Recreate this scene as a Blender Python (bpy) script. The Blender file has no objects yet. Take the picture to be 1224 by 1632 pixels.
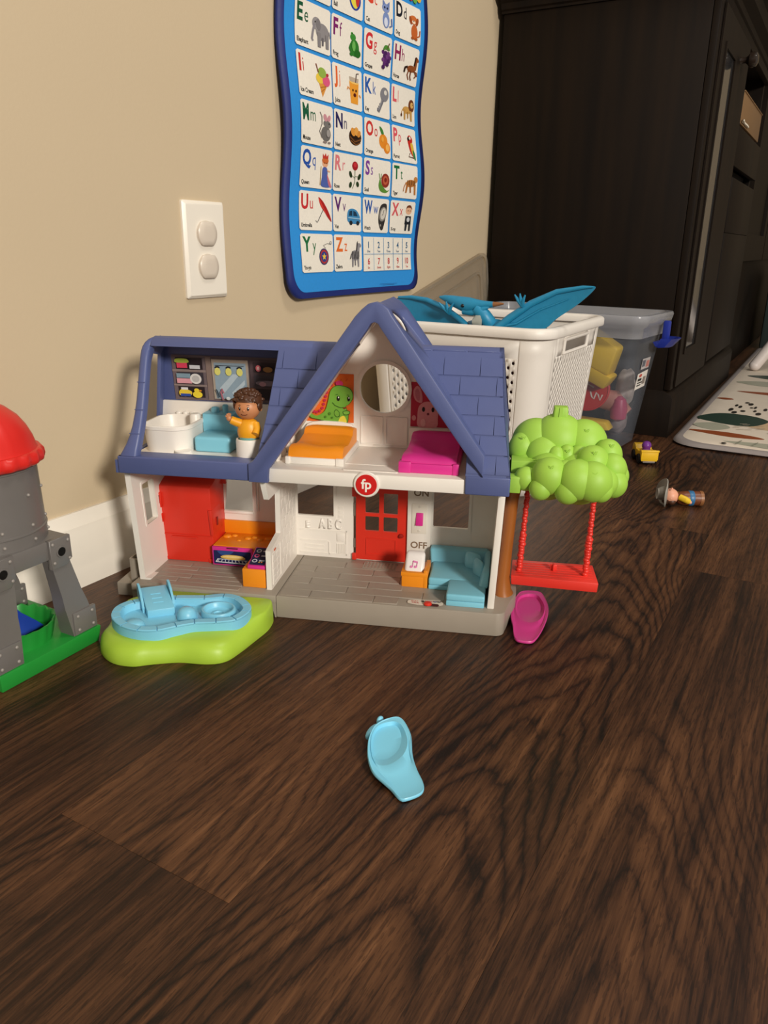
import bpy, bmesh, math, random
from math import sin, cos, pi, radians
from mathutils import Vector, Matrix
from mathutils.geometry import tessellate_polygon
random.seed(7)
SC = bpy.context.scene
COL = SC.collection

# ------------------------------------------------------------------ camera, world, light
def make_camera():
    cd = bpy.data.cameras.new('camera'); cam = bpy.data.objects.new('camera', cd); COL.objects.link(cam)
    cd.sensor_fit = 'VERTICAL'; cd.sensor_height = 24.0; cd.sensor_width = 18.0
    cd.lens = 1234.0/1632.0*24.0; cd.clip_start = 0.01; cd.clip_end = 50
    th, ro, ph = radians(19.1), radians(.85), radians(29.7)
    h = Vector((cos(ph), sin(ph), 0)); up = Vector((0, 0, 1))
    fw = h*cos(th)-up*sin(th); r = h.cross(up); u = r.cross(fw)
    r2 = r*cos(ro)+u*sin(ro); u2 = u*cos(ro)-r*sin(ro)
    m = Matrix((r2, u2, -fw)).transposed().to_4x4(); m.translation = (0, -.7113, .3755)
    cam.matrix_world = m
    SC.camera = cam
make_camera()
w = bpy.data.worlds.new('room_air'); SC.world = w; w.use_nodes = True
w.node_tree.nodes['Background'].inputs[0].default_value = (1.0, .93, .84, 1)
w.node_tree.nodes['Background'].inputs[1].default_value = .24
def area(name, loc, target, size, power, col):
    l = bpy.data.lights.new(name, 'AREA'); l.shape = 'DISK'; l.size = size; l.energy = power; l.color = col
    o = bpy.data.objects.new(name, l); COL.objects.link(o); o.location = loc
    o.rotation_euler = (Vector(target)-Vector(loc)).to_track_quat('-Z', 'Y').to_euler()
    return o
area('room_lamp', (-1.55, -3.75, 1.72), (.7, -.25, .12), .62, 168, (1.0, .93, .83))
area('ceiling_lamp', (1.00, -1.35, 2.38), (.95, -1.2, 0), .55, 18, (1.0, .93, .84))
SC.view_settings.view_transform = 'Standard'; SC.view_settings.look = 'None'
SC.view_settings.gamma = 1; SC.view_settings.use_curve_mapping = False
SC.view_settings.exposure = 0.0
SC.cycles.use_denoising = True
SC.cycles.max_bounces = 8; SC.cycles.transparent_max_bounces = 16

# ------------------------------------------------------------------ materials
def lin(h):
    h = h.lstrip('#'); v = [int(h[i:i+2], 16)/255 for i in (0, 2, 4)]
    return tuple((c/12.92 if c <= .04045 else ((c+.055)/1.055)**2.4) for c in v)+(1,)
MATS = {}
def base_mat(name):
    m = bpy.data.materials.new(name); m.use_nodes = True
    nt = m.node_tree; return m, nt, nt.nodes['Principled BSDF']
def plastic(hexc, rough=.38, bump=.04, var=.05, scale=60, sss=0.0):
    k = ('p', hexc, rough, bump, var, scale, sss)
    if k in MATS: return MATS[k]
    m, nt, b = base_mat('plastic_'+hexc.strip('#')); N = nt.nodes; L = nt.links
    tc = N.new('ShaderNodeTexCoord'); n = N.new('ShaderNodeTexNoise'); n.inputs['Scale'].default_value = scale; n.inputs['Detail'].default_value = 3
    L.new(tc.outputs['Object'], n.inputs['Vector'])
    c = lin(hexc); mx = N.new('ShaderNodeMix'); mx.data_type = 'RGBA'
    mx.inputs[6].default_value = tuple(x*(1-var) for x in c[:3])+(1,); mx.inputs[7].default_value = tuple(min(1, x*(1+var)) for x in c[:3])+(1,)
    L.new(n.outputs['Fac'], mx.inputs[0]); L.new(mx.outputs[2], b.inputs['Base Color'])
    mr = N.new('ShaderNodeMapRange'); mr.inputs[3].default_value = rough-.06; mr.inputs[4].default_value = rough+.08
    L.new(n.outputs['Fac'], mr.inputs[0]); L.new(mr.outputs[0], b.inputs['Roughness'])
    if bump:
        n2 = N.new('ShaderNodeTexNoise'); n2.inputs['Scale'].default_value = 900; L.new(tc.outputs['Object'], n2.inputs['Vector'])
        bp = N.new('ShaderNodeBump'); bp.inputs['Strength'].default_value = bump; bp.inputs['Distance'].default_value = .001
        L.new(n2.outputs['Fac'], bp.inputs['Height']); L.new(bp.outputs[0], b.inputs['Normal'])
    MATS[k] = m; return m
def ink(hexc, rough=.5):
    k = ('i', hexc, rough)
    if k in MATS: return MATS[k]
    m, nt, b = base_mat('print_'+hexc.strip('#')); N = nt.nodes; L = nt.links
    tc = N.new('ShaderNodeTexCoord'); n = N.new('ShaderNodeTexNoise'); n.inputs['Scale'].default_value = 300
    L.new(tc.outputs['Object'], n.inputs['Vector'])
    c = lin(hexc); mx = N.new('ShaderNodeMix'); mx.data_type = 'RGBA'
    mx.inputs[6].default_value = tuple(x*.93 for x in c[:3])+(1,); mx.inputs[7].default_value = tuple(min(1, x*1.07) for x in c[:3])+(1,)
    L.new(n.outputs['Fac'], mx.inputs[0]); L.new(mx.outputs[2], b.inputs['Base Color'])
    b.inputs['Roughness'].default_value = rough; b.inputs['Specular IOR Level'].default_value = .3
    MATS[k] = m; return m
def clear_plastic(name, hexc, alpha, rough=.15, tint=None):
    k = ('c', name)
    if k in MATS: return MATS[k]
    m = bpy.data.materials.new(name); m.use_nodes = True; nt = m.node_tree; N = nt.nodes; L = nt.links
    for x in list(N): N.remove(x)
    out = N.new('ShaderNodeOutputMaterial'); p = N.new('ShaderNodeBsdfPrincipled'); t = N.new('ShaderNodeBsdfTransparent')
    t.inputs[0].default_value = lin(tint or '#f2f2f2')
    p.inputs['Base Color'].default_value = lin(hexc); p.inputs['Roughness'].default_value = rough
    tc = N.new('ShaderNodeTexCoord'); n = N.new('ShaderNodeTexNoise'); n.inputs['Scale'].default_value = 25
    L.new(tc.outputs['Object'], n.inputs['Vector']); mr = N.new('ShaderNodeMapRange')
    mr.inputs[3].default_value = max(0, alpha-.05); mr.inputs[4].default_value = alpha+.05
    L.new(n.outputs['Fac'], mr.inputs[0])
    mx = N.new('ShaderNodeMixShader'); L.new(mr.outputs[0], mx.inputs[0]); L.new(t.outputs[0], mx.inputs[1]); L.new(p.outputs[0], mx.inputs[2])
    L.new(mx.outputs[0], out.inputs[0]); MATS[k] = m; return m
def wood_floor():
    m, nt, b = base_mat('dark_floor_wood'); N = nt.nodes; L = nt.links
    def mth(op, a, bb=None):
        x = N.new('ShaderNodeMath'); x.operation = op
        for i, v in enumerate((a, bb)):
            if v is None: continue
            if isinstance(v, (int, float)): x.inputs[i].default_value = v
            else: L.new(v, x.inputs[i])
        return x.outputs[0]
    tc = N.new('ShaderNodeTexCoord'); oi = N.new('ShaderNodeObjectInfo')
    off = N.new('ShaderNodeVectorMath'); off.operation = 'SCALE'; off.inputs[0].default_value = (17.3, 9.1, 31.7); L.new(oi.outputs['Random'], off.inputs['Scale'])
    ad = N.new('ShaderNodeVectorMath'); ad.operation = 'ADD'; L.new(tc.outputs['Object'], ad.inputs[0]); L.new(off.outputs[0], ad.inputs[1])
    def noise(sx, sy, sc, det=4, dist=0, rough=.5):
        mp = N.new('ShaderNodeMapping'); mp.inputs['Scale'].default_value = (sx, sy, 1); L.new(ad.outputs[0], mp.inputs[0])
        n = N.new('ShaderNodeTexNoise'); n.inputs['Scale'].default_value = sc; n.inputs['Detail'].default_value = det; n.inputs['Distortion'].default_value = dist; n.inputs['Roughness'].default_value = rough
        L.new(mp.outputs[0], n.inputs['Vector']); return n.outputs['Fac']
    sep = N.new('ShaderNodeSeparateXYZ'); L.new(tc.outputs['Object'], sep.inputs[0])
    wander = mth('MULTIPLY', mth('SUBTRACT', noise(1.6, .6, 1.0, 2), .5), .22)
    wy = mth('DIVIDE', mth('SUBTRACT', mth('SUBTRACT', sep.outputs['Y'], .075), wander), .075)
    fine0 = noise(34, 130, 1.0, 4, .2, .65)
    big = noise(3.2, 13, 1.0, 3, .5)
    q = mth('ADD', mth('ADD', mth('MULTIPLY', sep.outputs['X'], 42.0), mth('MULTIPLY', mth('MULTIPLY', wy, wy), 17.0)), mth('ADD', mth('MULTIPLY', big, 13.0), mth('MULTIPLY', fine0, 2.2)))
    rings = mth('POWER', mth('ABSOLUTE', mth('SINE', q)), .42)
    fine = noise(10, 300, 1.0, 6, .15, .7)
    streak = noise(2.6, 60, 1.0, 5, .5, .6)
    patch = noise(2.2, 8, 1.0, 3, .8)
    pores = noise(70, 620, 1.0, 2)
    where = noise(1.1, 4.5, 1.0, 2, .3)
    wm = N.new('ShaderNodeMapRange'); wm.inputs[1].default_value = .45; wm.inputs[2].default_value = .62; L.new(where, wm.inputs[0])
    ringm = mth('ADD', mth('MULTIPLY', mth('SUBTRACT', rings, .82), wm.outputs[0]), .82)
    v = mth('ADD', mth('MULTIPLY', ringm, .31), mth('ADD', mth('MULTIPLY', fine, .72), mth('ADD', mth('MULTIPLY', streak, .58), mth('MULTIPLY', patch, .40))))
    v = mth('ADD', v, mth('MULTIPLY', oi.outputs['Random'], .06))
    v = mth('MULTIPLY', mth('SUBTRACT', v, .874), 1.62)
    cr = N.new('ShaderNodeValToRGB'); e = cr.color_ramp.elements
    e[0].position = .0; e[0].color = lin('#150904'); e[1].position = 1.0; e[1].color = lin('#7c5537')
    for p, c in ((.18, '#28150a'), (.38, '#422817'), (.62, '#5a3a23')):
        x = e.new(p); x.color = lin(c)
    L.new(v, cr.inputs[0])
    dk = N.new('ShaderNodeMix'); dk.data_type = 'RGBA'; dk.blend_type = 'MULTIPLY'
    gt = mth('GREATER_THAN', pores, .58); L.new(mth('MULTIPLY', gt, .5), dk.inputs[0]); L.new(cr.outputs[0], dk.inputs[6]); dk.inputs[7].default_value = (.25, .2, .18, 1)
    L.new(dk.outputs[2], b.inputs['Base Color'])
    mr = N.new('ShaderNodeMapRange'); mr.inputs[3].default_value = .34; mr.inputs[4].default_value = .52; L.new(fine, mr.inputs[0]); L.new(mr.outputs[0], b.inputs['Roughness'])
    b.inputs['Specular IOR Level'].default_value = .35
    bp = N.new('ShaderNodeBump'); bp.inputs['Strength'].default_value = .22; bp.inputs['Distance'].default_value = .0006
    L.new(mth('ADD', fine, mth('MULTIPLY', rings, .3)), bp.inputs['Height']); L.new(bp.outputs[0], b.inputs['Normal'])
    return m
def wall_paint(hexc, name='wall_paint'):
    m, nt, b = base_mat(name); N = nt.nodes; L = nt.links
    tc = N.new('ShaderNodeTexCoord'); n = N.new('ShaderNodeTexNoise'); n.inputs['Scale'].default_value = 4; n.inputs['Detail'].default_value = 3
    L.new(tc.outputs['Object'], n.inputs['Vector']); c = lin(hexc)
    mx = N.new('ShaderNodeMix'); mx.data_type = 'RGBA'
    mx.inputs[6].default_value = tuple(x*.97 for x in c[:3])+(1,); mx.inputs[7].default_value = tuple(x*1.03 for x in c[:3])+(1,)
    L.new(n.outputs['Fac'], mx.inputs[0]); L.new(mx.outputs[2], b.inputs['Base Color'])
    b.inputs['Roughness'].default_value = .75; b.inputs['Specular IOR Level'].default_value = .25
    n2 = N.new('ShaderNodeTexNoise'); n2.inputs['Scale'].default_value = 260; n2.inputs['Detail'].default_value = 4; L.new(tc.outputs['Object'], n2.inputs['Vector'])
    bp = N.new('ShaderNodeBump'); bp.inputs['Strength'].default_value = .08; bp.inputs['Distance'].default_value = .002
    L.new(n2.outputs['Fac'], bp.inputs['Height']); L.new(bp.outputs[0], b.inputs['Normal'])
    return m
def dark_wood():
    if 'dw' in MATS: return MATS['dw']
    m, nt, b = base_mat('espresso_wood'); N = nt.nodes; L = nt.links
    tc = N.new('ShaderNodeTexCoord'); mp = N.new('ShaderNodeMapping'); mp.inputs['Scale'].default_value = (40, 40, 2.5); L.new(tc.outputs['Object'], mp.inputs[0])
    n = N.new('ShaderNodeTexNoise'); n.inputs['Scale'].default_value = 1; n.inputs['Detail'].default_value = 6; L.new(mp.outputs[0], n.inputs['Vector'])
    cr = N.new('ShaderNodeValToRGB'); e = cr.color_ramp.elements
    e[0].position = .3; e[0].color = lin('#0e0805'); e[1].position = .75; e[1].color = lin('#1b1108'); L.new(n.outputs['Fac'], cr.inputs[0]); L.new(cr.outputs[0], b.inputs['Base Color'])
    b.inputs['Roughness'].default_value = .6; b.inputs['Specular IOR Level'].default_value = .16
    bp = N.new('ShaderNodeBump'); bp.inputs['Strength'].default_value = .1; bp.inputs['Distance'].default_value = .001; L.new(n.outputs['Fac'], bp.inputs['Height']); L.new(bp.outputs[0], b.inputs['Normal'])
    MATS['dw'] = m; return m

# ------------------------------------------------------------------ mesh helpers
class B:
    def __init__(s): s.bm = bmesh.new(); s.mi = 0
    def _fin(s, before):
        for f in s.bm.faces:
            if f not in before: f.material_index = s.mi
    def mat(s, i): s.mi = i; return s
    def poly(s, pts):
        vs = [s.bm.verts.new(p) for p in pts]
        f = s.bm.faces.new(vs); f.material_index = s.mi; return f
    def faces(s, verts, faces):
        vs = [s.bm.verts.new(p) for p in verts]
        for f in faces:
            try: q = s.bm.faces.new([vs[i] for i in f]); q.material_index = s.mi
            except ValueError: pass
        return vs
    def hexa(s, p, bev=0, seg=2):
        # p: 8 points, bottom ring then top ring
        vs = [s.bm.verts.new(q) for q in p]; fs = []
        for f in ((3, 2, 1, 0), (4, 5, 6, 7), (0, 1, 5, 4), (1, 2, 6, 5), (2, 3, 7, 6), (3, 0, 4, 7)):
            q = s.bm.faces.new([vs[i] for i in f]); q.material_index = s.mi; fs.append(q)
        if bev:
            es = list({e for f in fs for e in f.edges})
            r = bmesh.ops.bevel(s.bm, geom=es, offset=bev, segments=seg, profile=.5, affect='EDGES', clamp_overlap=True)
            for f in r['faces']: f.material_index = s.mi
        return s
    def box(s, x0, x1, y0, y1, z0, z1, bev=0, seg=2):
        return s.hexa([(x0, y0, z0), (x1, y0, z0), (x1, y1, z0), (x0, y1, z0), (x0, y0, z1), (x1, y0, z1), (x1, y1, z1), (x0, y1, z1)], bev, seg)
    def prism(s, outer, a, b, plane='xz', holes=(), bev=0, seg=2):
        mp = {'xy': lambda u, v, w: (u, v, w), 'xz': lambda u, v, w: (u, w, v), 'yz': lambda u, v, w: (w, u, v)}[plane]
        loops = [list(outer)]+[list(h) for h in holes]
        def area2(l): return sum(l[i][0]*l[(i+1) % len(l)][1]-l[(i+1) % len(l)][0]*l[i][1] for i in range(len(l)))
        loops = [l if area2(l) > 0 else l[::-1] for l in loops]
        A = [[s.bm.verts.new(mp(u, v, a)) for u, v in l] for l in loops]; Bv = [[s.bm.verts.new(mp(u, v, b)) for u, v in l] for l in loops]
        new = []
        if len(loops) == 1:
            new.append(s.bm.faces.new(A[0])); new.append(s.bm.faces.new(Bv[0][::-1]))
        else:
            tri = tessellate_polygon([[Vector((u, v, 0)) for u, v in l] for l in loops])
            fa = [v for l in A for v in l]; fb = [v for l in Bv for v in l]
            for t in tri:
                try:
                    new.append(s.bm.faces.new([fa[i] for i in t])); new.append(s.bm.faces.new([fb[i] for i in reversed(t)]))
                except ValueError: pass
        for la, lb in zip(A, Bv):
            n = len(la)
            for i in range(n): new.append(s.bm.faces.new([la[i], lb[i], lb[(i+1) % n], la[(i+1) % n]]))
        for f in new: f.material_index = s.mi
        if bev and len(loops) == 1:
            bmesh.ops.recalc_face_normals(s.bm, faces=new)
            es = list(set(new[0].edges) | set(new[1].edges))
            r = bmesh.ops.bevel(s.bm, geom=es, offset=bev, segments=seg, profile=.5, affect='EDGES', clamp_overlap=True)
            for f in r['faces']: f.material_index = s.mi
        return s
    def lathe(s, prof, c=(0, 0, 0), axis='z', seg=32, caps=True, a0=0, a1=2*pi, scale=(1, 1)):
        full = abs(a1-a0-2*pi) < 1e-6; n = seg if full else seg+1; rings = []
        def pt(r, h, a):
            x, y = r*cos(a)*scale[0], r*sin(a)*scale[1]
            return {'z': (c[0]+x, c[1]+y, c[2]+h), 'y': (c[0]+x, c[1]+h, c[2]+y), 'x': (c[0]+h, c[1]+x, c[2]+y)}[axis]
        for r, h in prof: rings.append([s.bm.verts.new(pt(r, h, a0+(a1-a0)*i/seg)) for i in range(n)])
        for p, q in zip(rings, rings[1:]):
            for i in range(n if full else n-1):
                f = s.bm.faces.new([p[i], p[(i+1) % n], q[(i+1) % n], q[i]]); f.material_index = s.mi
        if caps and full:
            for rr, k in ((rings[0], -1), (rings[-1], 1)):
                f = s.bm.faces.new(rr[::k]); f.material_index = s.mi
        return s
    def sphere(s, c, r, sub=3):
        r = (r, r, r) if isinstance(r, (int, float)) else r
        m = Matrix.Translation(c) @ Matrix.Diagonal((r[0], r[1], r[2], 1))
        k = len(s.bm.faces); bmesh.ops.create_icosphere(s.bm, subdivisions=sub, radius=1, matrix=m)
        s.bm.faces.ensure_lookup_table()
        for f in s.bm.faces[k:]: f.material_index = s.mi
        return s
    def tube(s, pts, rad, seg=10, caps=True):
        pts = [Vector(p) for p in pts]; rad = rad if isinstance(rad, (list, tuple)) else [rad]*len(pts); rings = []; ref = None
        for i, p in enumerate(pts):
            t = (pts[min(i+1, len(pts)-1)]-pts[max(i-1, 0)]).normalized()
            if ref is None:
                ref = Vector((0, 0, 1)) if abs(t.z) < .9 else Vector((1, 0, 0))
            a = (ref-t*ref.dot(t)).normalized(); b = t.cross(a); ref = a
            rings.append([s.bm.verts.new(p+(a*cos(2*pi*k/seg)+b*sin(2*pi*k/seg))*rad[i]) for k in range(seg)])
        for p, q in zip(rings, rings[1:]):
            for k in range(seg):
                f = s.bm.faces.new([p[k], p[(k+1) % seg], q[(k+1) % seg], q[k]]); f.material_index = s.mi
        if caps:
            f = s.bm.faces.new(rings[0][::-1]); f.material_index = s.mi; f = s.bm.faces.new(rings[-1]); f.material_index = s.mi
        return s
    def loft(s, rings, cap0=True, cap1=True, closed=True):
        R = [[s.bm.verts.new(p) for p in r] for r in rings]; n = len(R[0])
        for p, q in zip(R, R[1:]):
            for k in range(n if closed else n-1):
                f = s.bm.faces.new([p[k], p[(k+1) % n], q[(k+1) % n], q[k]]); f.material_index = s.mi
        if cap0: f = s.bm.faces.new(R[0][::-1]); f.material_index = s.mi
        if cap1: f = s.bm.faces.new(R[-1]); f.material_index = s.mi
        return s
    def grid(s, fn, nu, nv):
        V = [[s.bm.verts.new(fn(i/nu, j/nv)) for j in range(nv+1)] for i in range(nu+1)]
        for i in range(nu):
            for j in range(nv):
                f = s.bm.faces.new([V[i][j], V[i+1][j], V[i+1][j+1], V[i][j+1]]); f.material_index = s.mi
        return s
    def xf(s, fn):
        for v in s.bm.verts: v.co = Vector(fn(v.co))
        return s
    def done(s, name, mats, parent=None, sharp=38, recalc=True, smooth=True, solid=0, loc=None):
        if recalc: bmesh.ops.recalc_face_normals(s.bm, faces=s.bm.faces[:])
        me = bpy.data.meshes.new(name); s.bm.to_mesh(me); s.bm.free()
        for m in (mats if isinstance(mats, (list, tuple)) else [mats]): me.materials.append(m)
        if smooth:
            me.polygons.foreach_set('use_smooth', [True]*len(me.polygons)); me.set_sharp_from_angle(angle=radians(sharp))
        o = bpy.data.objects.new(name, me); COL.objects.link(o)
        if parent: o.parent = parent
        if loc: o.location = loc
        if solid:
            md = o.modifiers.new('thick', 'SOLIDIFY'); md.thickness = solid; md.offset = 0
        return o
def tag(o, label=None, cat=None, group=None, kind=None):
    if label: o['label'] = label
    if cat: o['category'] = cat
    if group: o['group'] = group
    if kind: o['kind'] = kind
    return o
def thing(name, label, cat, loc=(0, 0, 0), rz=0, group=None):
    o = bpy.data.objects.new(name, None); COL.objects.link(o); o.empty_display_size = .02
    o.location = loc; o.rotation_euler = (0, 0, rz); return tag(o, label, cat, group)
def rrect(x0, x1, y0, y1, r, n=6):
    pts = []
    for cx, cy, a in ((x1-r, y0+r, -pi/2), (x1-r, y1-r, 0), (x0+r, y1-r, pi/2), (x0+r, y0+r, pi)):
        for i in range(n+1): pts.append((cx+r*cos(a+pi/2*i/n), cy+r*sin(a+pi/2*i/n)))
    return pts
def ell(cx, cy, rx, ry, n=24, rot=0):
    c, s_ = cos(rot), sin(rot)
    return [(cx+rx*cos(2*pi*i/n)*c-ry*sin(2*pi*i/n)*s_, cy+rx*cos(2*pi*i/n)*s_+ry*sin(2*pi*i/n)*c) for i in range(n)]
def catmull(P, k=6, closed=True):
    n = len(P); out = []
    for i in range(n if closed else n-1):
        g = (lambda j: P[j % n]) if closed else (lambda j: P[max(0, min(n-1, j))])
        p0, p1, p2, p3 = g(i-1), g(i), g(i+1), g(i+2)
        for t in range(k):
            t /= k
            out.append(tuple(.5*((2*b)+(-a+c)*t+(2*a-5*b+4*c-d)*t*t+(-a+3*b-3*c+d)*t**3) for a, b, c, d in zip(p0, p1, p2, p3)))
    if not closed: out.append(tuple(P[-1]))
    return out
TXT = {}
def text_geo(s, bold=0.0):
    k = (s, bold)
    if k in TXT: return TXT[k]
    cu = bpy.data.curves.new('t', 'FONT'); cu.body = s; cu.size = 1; cu.resolution_u = 3; cu.offset = bold; cu.fill_mode = 'FRONT'
    o = bpy.data.objects.new('t', cu); me = o.to_mesh()
    vs = [(v.co.x, v.co.y) for v in me.vertices]; fs = [tuple(p.vertices) for p in me.polygons]
    o.to_mesh_clear(); bpy.data.objects.remove(o); bpy.data.curves.remove(cu)
    TXT[k] = (vs, fs); return vs, fs
def put_text(b, s, fn, x, y, h, bold=.01, wscale=1.0, align='l'):
    """letters h tall (capital height), baseline at x,y; fn maps the flat print to space"""
    vs, fs = text_geo(s, bold)
    if not vs: return
    k = h/.729; x0 = min(v[0] for v in vs); wd = (max(v[0] for v in vs)-x0)*k*wscale
    if align == 'c': x -= wd/2
    b.faces([fn(x+(v[0]-x0)*k*wscale, y+v[1]*k) for v in vs], fs)
    return wd
def flat(b, fn, pts):
    """a flat printed patch, triangulated so concave outlines stay right"""
    tri = tessellate_polygon([[Vector((p[0], p[1], 0)) for p in pts]])
    b.faces([fn(*p) for p in pts], tri)
def stroke(pts, wd):
    L, R_ = [], []
    for i, p in enumerate(pts):
        a = pts[max(i-1, 0)]; c = pts[min(i+1, len(pts)-1)]
        dx, dy = c[0]-a[0], c[1]-a[1]; n = math.hypot(dx, dy) or 1
        L.append((p[0]-dy/n*wd/2, p[1]+dx/n*wd/2)); R_.append((p[0]+dy/n*wd/2, p[1]-dx/n*wd/2))
    return L+R_[::-1]
def picture(b, mats, fn, shapes, layer=1, step=.00012):
    """shapes: ('e',cx,cy,rx,ry,rot,col) ('p',pts,col) ('l',pts,width,col) ('t',text,x,y,h,col) in the flat frame of fn(u,v,layer)"""
    for s in shapes:
        col = s[-1]
        m = ink(col)
        if m not in mats: mats.append(m)
        b.mat(mats.index(m)); layer += 1
        f = lambda u, v, l=layer: fn(u, v, l*step)
        if s[0] == 'e': flat(b, f, ell(s[1], s[2], s[3], s[4], 18, radians(s[5])))
        elif s[0] == 'p': flat(b, f, s[1])
        elif s[0] == 's': flat(b, f, catmull(s[1], 4))
        elif s[0] == 'l':
            q = stroke(s[1], s[2]); n = len(s[1])
            b.faces([f(*p) for p in q], [(i, i+1, 2*n-2-i, 2*n-1-i) for i in range(n-1)])
        elif s[0] == 't': put_text(b, s[1], f, s[2], s[3], s[4], .012, s[5])

# ------------------------------------------------------------------ the room
WHITE = '#e9e2d6'
paint = wall_paint('#c6b497'); trimp = plastic('#ece5d9', .35, .02, .02)
def wall_slab(name, x0, x1, y0, y1, z0, z1, m):
    return tag(B().box(x0, x1, y0, y1, z0, z1).done(name, m), kind='structure')
wall_slab('wall_back', -2.2, 5.4, 0, .1, -.02, 2.44, paint)
wall_slab('wall_right', 5.4, 5.5, -3.6, .1, -.02, 2.44, paint)
fl = wall_slab('floor', -2.2, 5.4, -3.6, 0, -.03, -.0035, plastic('#1c110a', .8))
wf = wood_floor(); PL, PW = 1.22, .15
pm = {}
def plank_mesh(L, W):
    k = (round(L, 3), round(W, 3))
    if k not in pm:
        o = B().box(.00012, L-.00012, .0001, W-.0001, -.0034, 0).done('plank', wf, None); pm[k] = o.data; bpy.data.objects.remove(o)
    return pm[k]
row = 0; y = -.004
joints = {0: -.30, 1: .62, 2: .27, 3: -.12, 4: .955, 5: .4, 6: -.2, 7: .75}
y = -.004
while y > -3.55:
    W = PW
    x = joints.get(row, random.uniform(-.4, .8))
    while x > -2.2: x -= PL
    while x < 5.4:
        xa, xb = max(x, -2.2), min(x+PL, 5.39)
        if xb-xa > .02:
            o = bpy.data.objects.new('plank', plank_mesh(xb-xa, W)); COL.objects.link(o); o.parent = fl; o.location = (xa, y-W, 0)
        x += PL
    y -= PW; row += 1
# skirting board with its stepped moulding
bp = [(0, 0), (-.0145, 0), (-.0145, .012), (-.0125, .022), (-.0118, .026), (-.0112, .058), (-.0095, .064), (-.0090, .070), (-.0055, .076), (-.0035, .0855), (0, .0855)]
tag(B().prism([(p[0], p[1]) for p in bp], -2.2, 5.4, 'yz').done('baseboard_back', trimp, sharp=25), kind='structure')

# wall outlet with blank safety covers
t = thing('wall_outlet', 'white duplex outlet plate with two blank round covers on the beige wall', 'outlet', (.7783, 0, .3648), 0)
def tapered_plate(b, w, h, d, ch):
    return b.loft([[(x, 0, z) for x, z in rrect(-w/2, w/2, -h/2, h/2, .002, 3)], [(x, -d*.45, z) for x, z in rrect(-w/2, w/2, -h/2, h/2, .002, 3)],
                   [(x, -d, z) for x, z in rrect(-w/2+ch, w/2-ch, -h/2+ch, h/2-ch, .002, 3)]])
tapered_plate(B(), .0735, .115, .0062, .0035).done('cover_plate', plastic('#ece5d8', .35, .01, .01), t)
def oct_cover(cz):
    b = B(); r = []
    for k, (sc, yy) in enumerate(((1.0, -.006), (1.0, -.0092), (.86, -.0112), (.55, -.0118))):
        pts = []
        for i in range(28):
            a = 2*pi*i/28; x = .0168*cos(a); z = .0172*sin(a); z = max(-.0142, min(.0142, z)); pts.append((x*sc, yy, cz+z*sc))
        r.append(pts)
    return b.loft(r)
for cz in (.0196, -.0196):
    oct_cover(cz).done('safety_cover', plastic('#d5c9ba', .3, .01, .02), t)
    B().prism(ell(0, cz, .0182, .0155, 28), -.0065, -.0058, 'xz', [ell(0, cz, .0172, .0146, 28)]).done('socket_rim', plastic('#d9cfc0', .4, 0), t)

# ------------------------------------------------------------------ alphabet poster on the wall
def pw(x, z):       # gentle waves of the hanging fabric
    e = max(0, min(1, abs((x-1.142)/.2)))
    return -.006-.0035*e*e*(1+sin(z*27+(1.2 if x > 1.14 else 0)))-.0012*sin(z*31+x*9)
def wob(z, side):
    return (.0026*sin(z*27+.4) if side < 0 else .0030*sin(z*24+2.2))
X0, X1, ZB, ZT = .9365, 1.3440, .2965, .815
def pfn(x, z, lay=0):
    s = (x-1.142)/.2
    xx = x+(wob(z, -1) if s < 0 else wob(z, 1))*abs(s)**2
    return (xx, pw(x, z)-lay, z)
pst = thing('alphabet_poster', 'bright blue hanging alphabet poster with letter cards and a navy edge', 'poster', (1.142, 0, .2965))
ploc = lambda f: (lambda *a: tuple(p-q for p, q in zip(f(*a), (1.142, 0, .2965))))
PF = ploc(pfn)
def poster_sheet(ins, lay, thick):
    b = B(); nu, nv = 24, 64; x0, x1, z0, z1 = X0+ins, X1-ins, ZB+ins*.7, ZT
    r = .030
    def f(u, v):
        z = z0+(z1-z0)*v**1.6; e = 0
        if z-z0 < r: e = r-math.sqrt(max(0, r*r-(r-(z-z0))**2))
        return PF(x0+e+(x1-x0-2*e)*u, z, lay)
    b.grid(f, nu, nv)
    return b
o = poster_sheet(0, 0, 0).done('border', plastic('#10246e', .6, .1, .08, 200), pst, solid=.006)
o = poster_sheet(.0125, .0032, 0).done('backing', ink('#2f8fdc', .55), pst)
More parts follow.
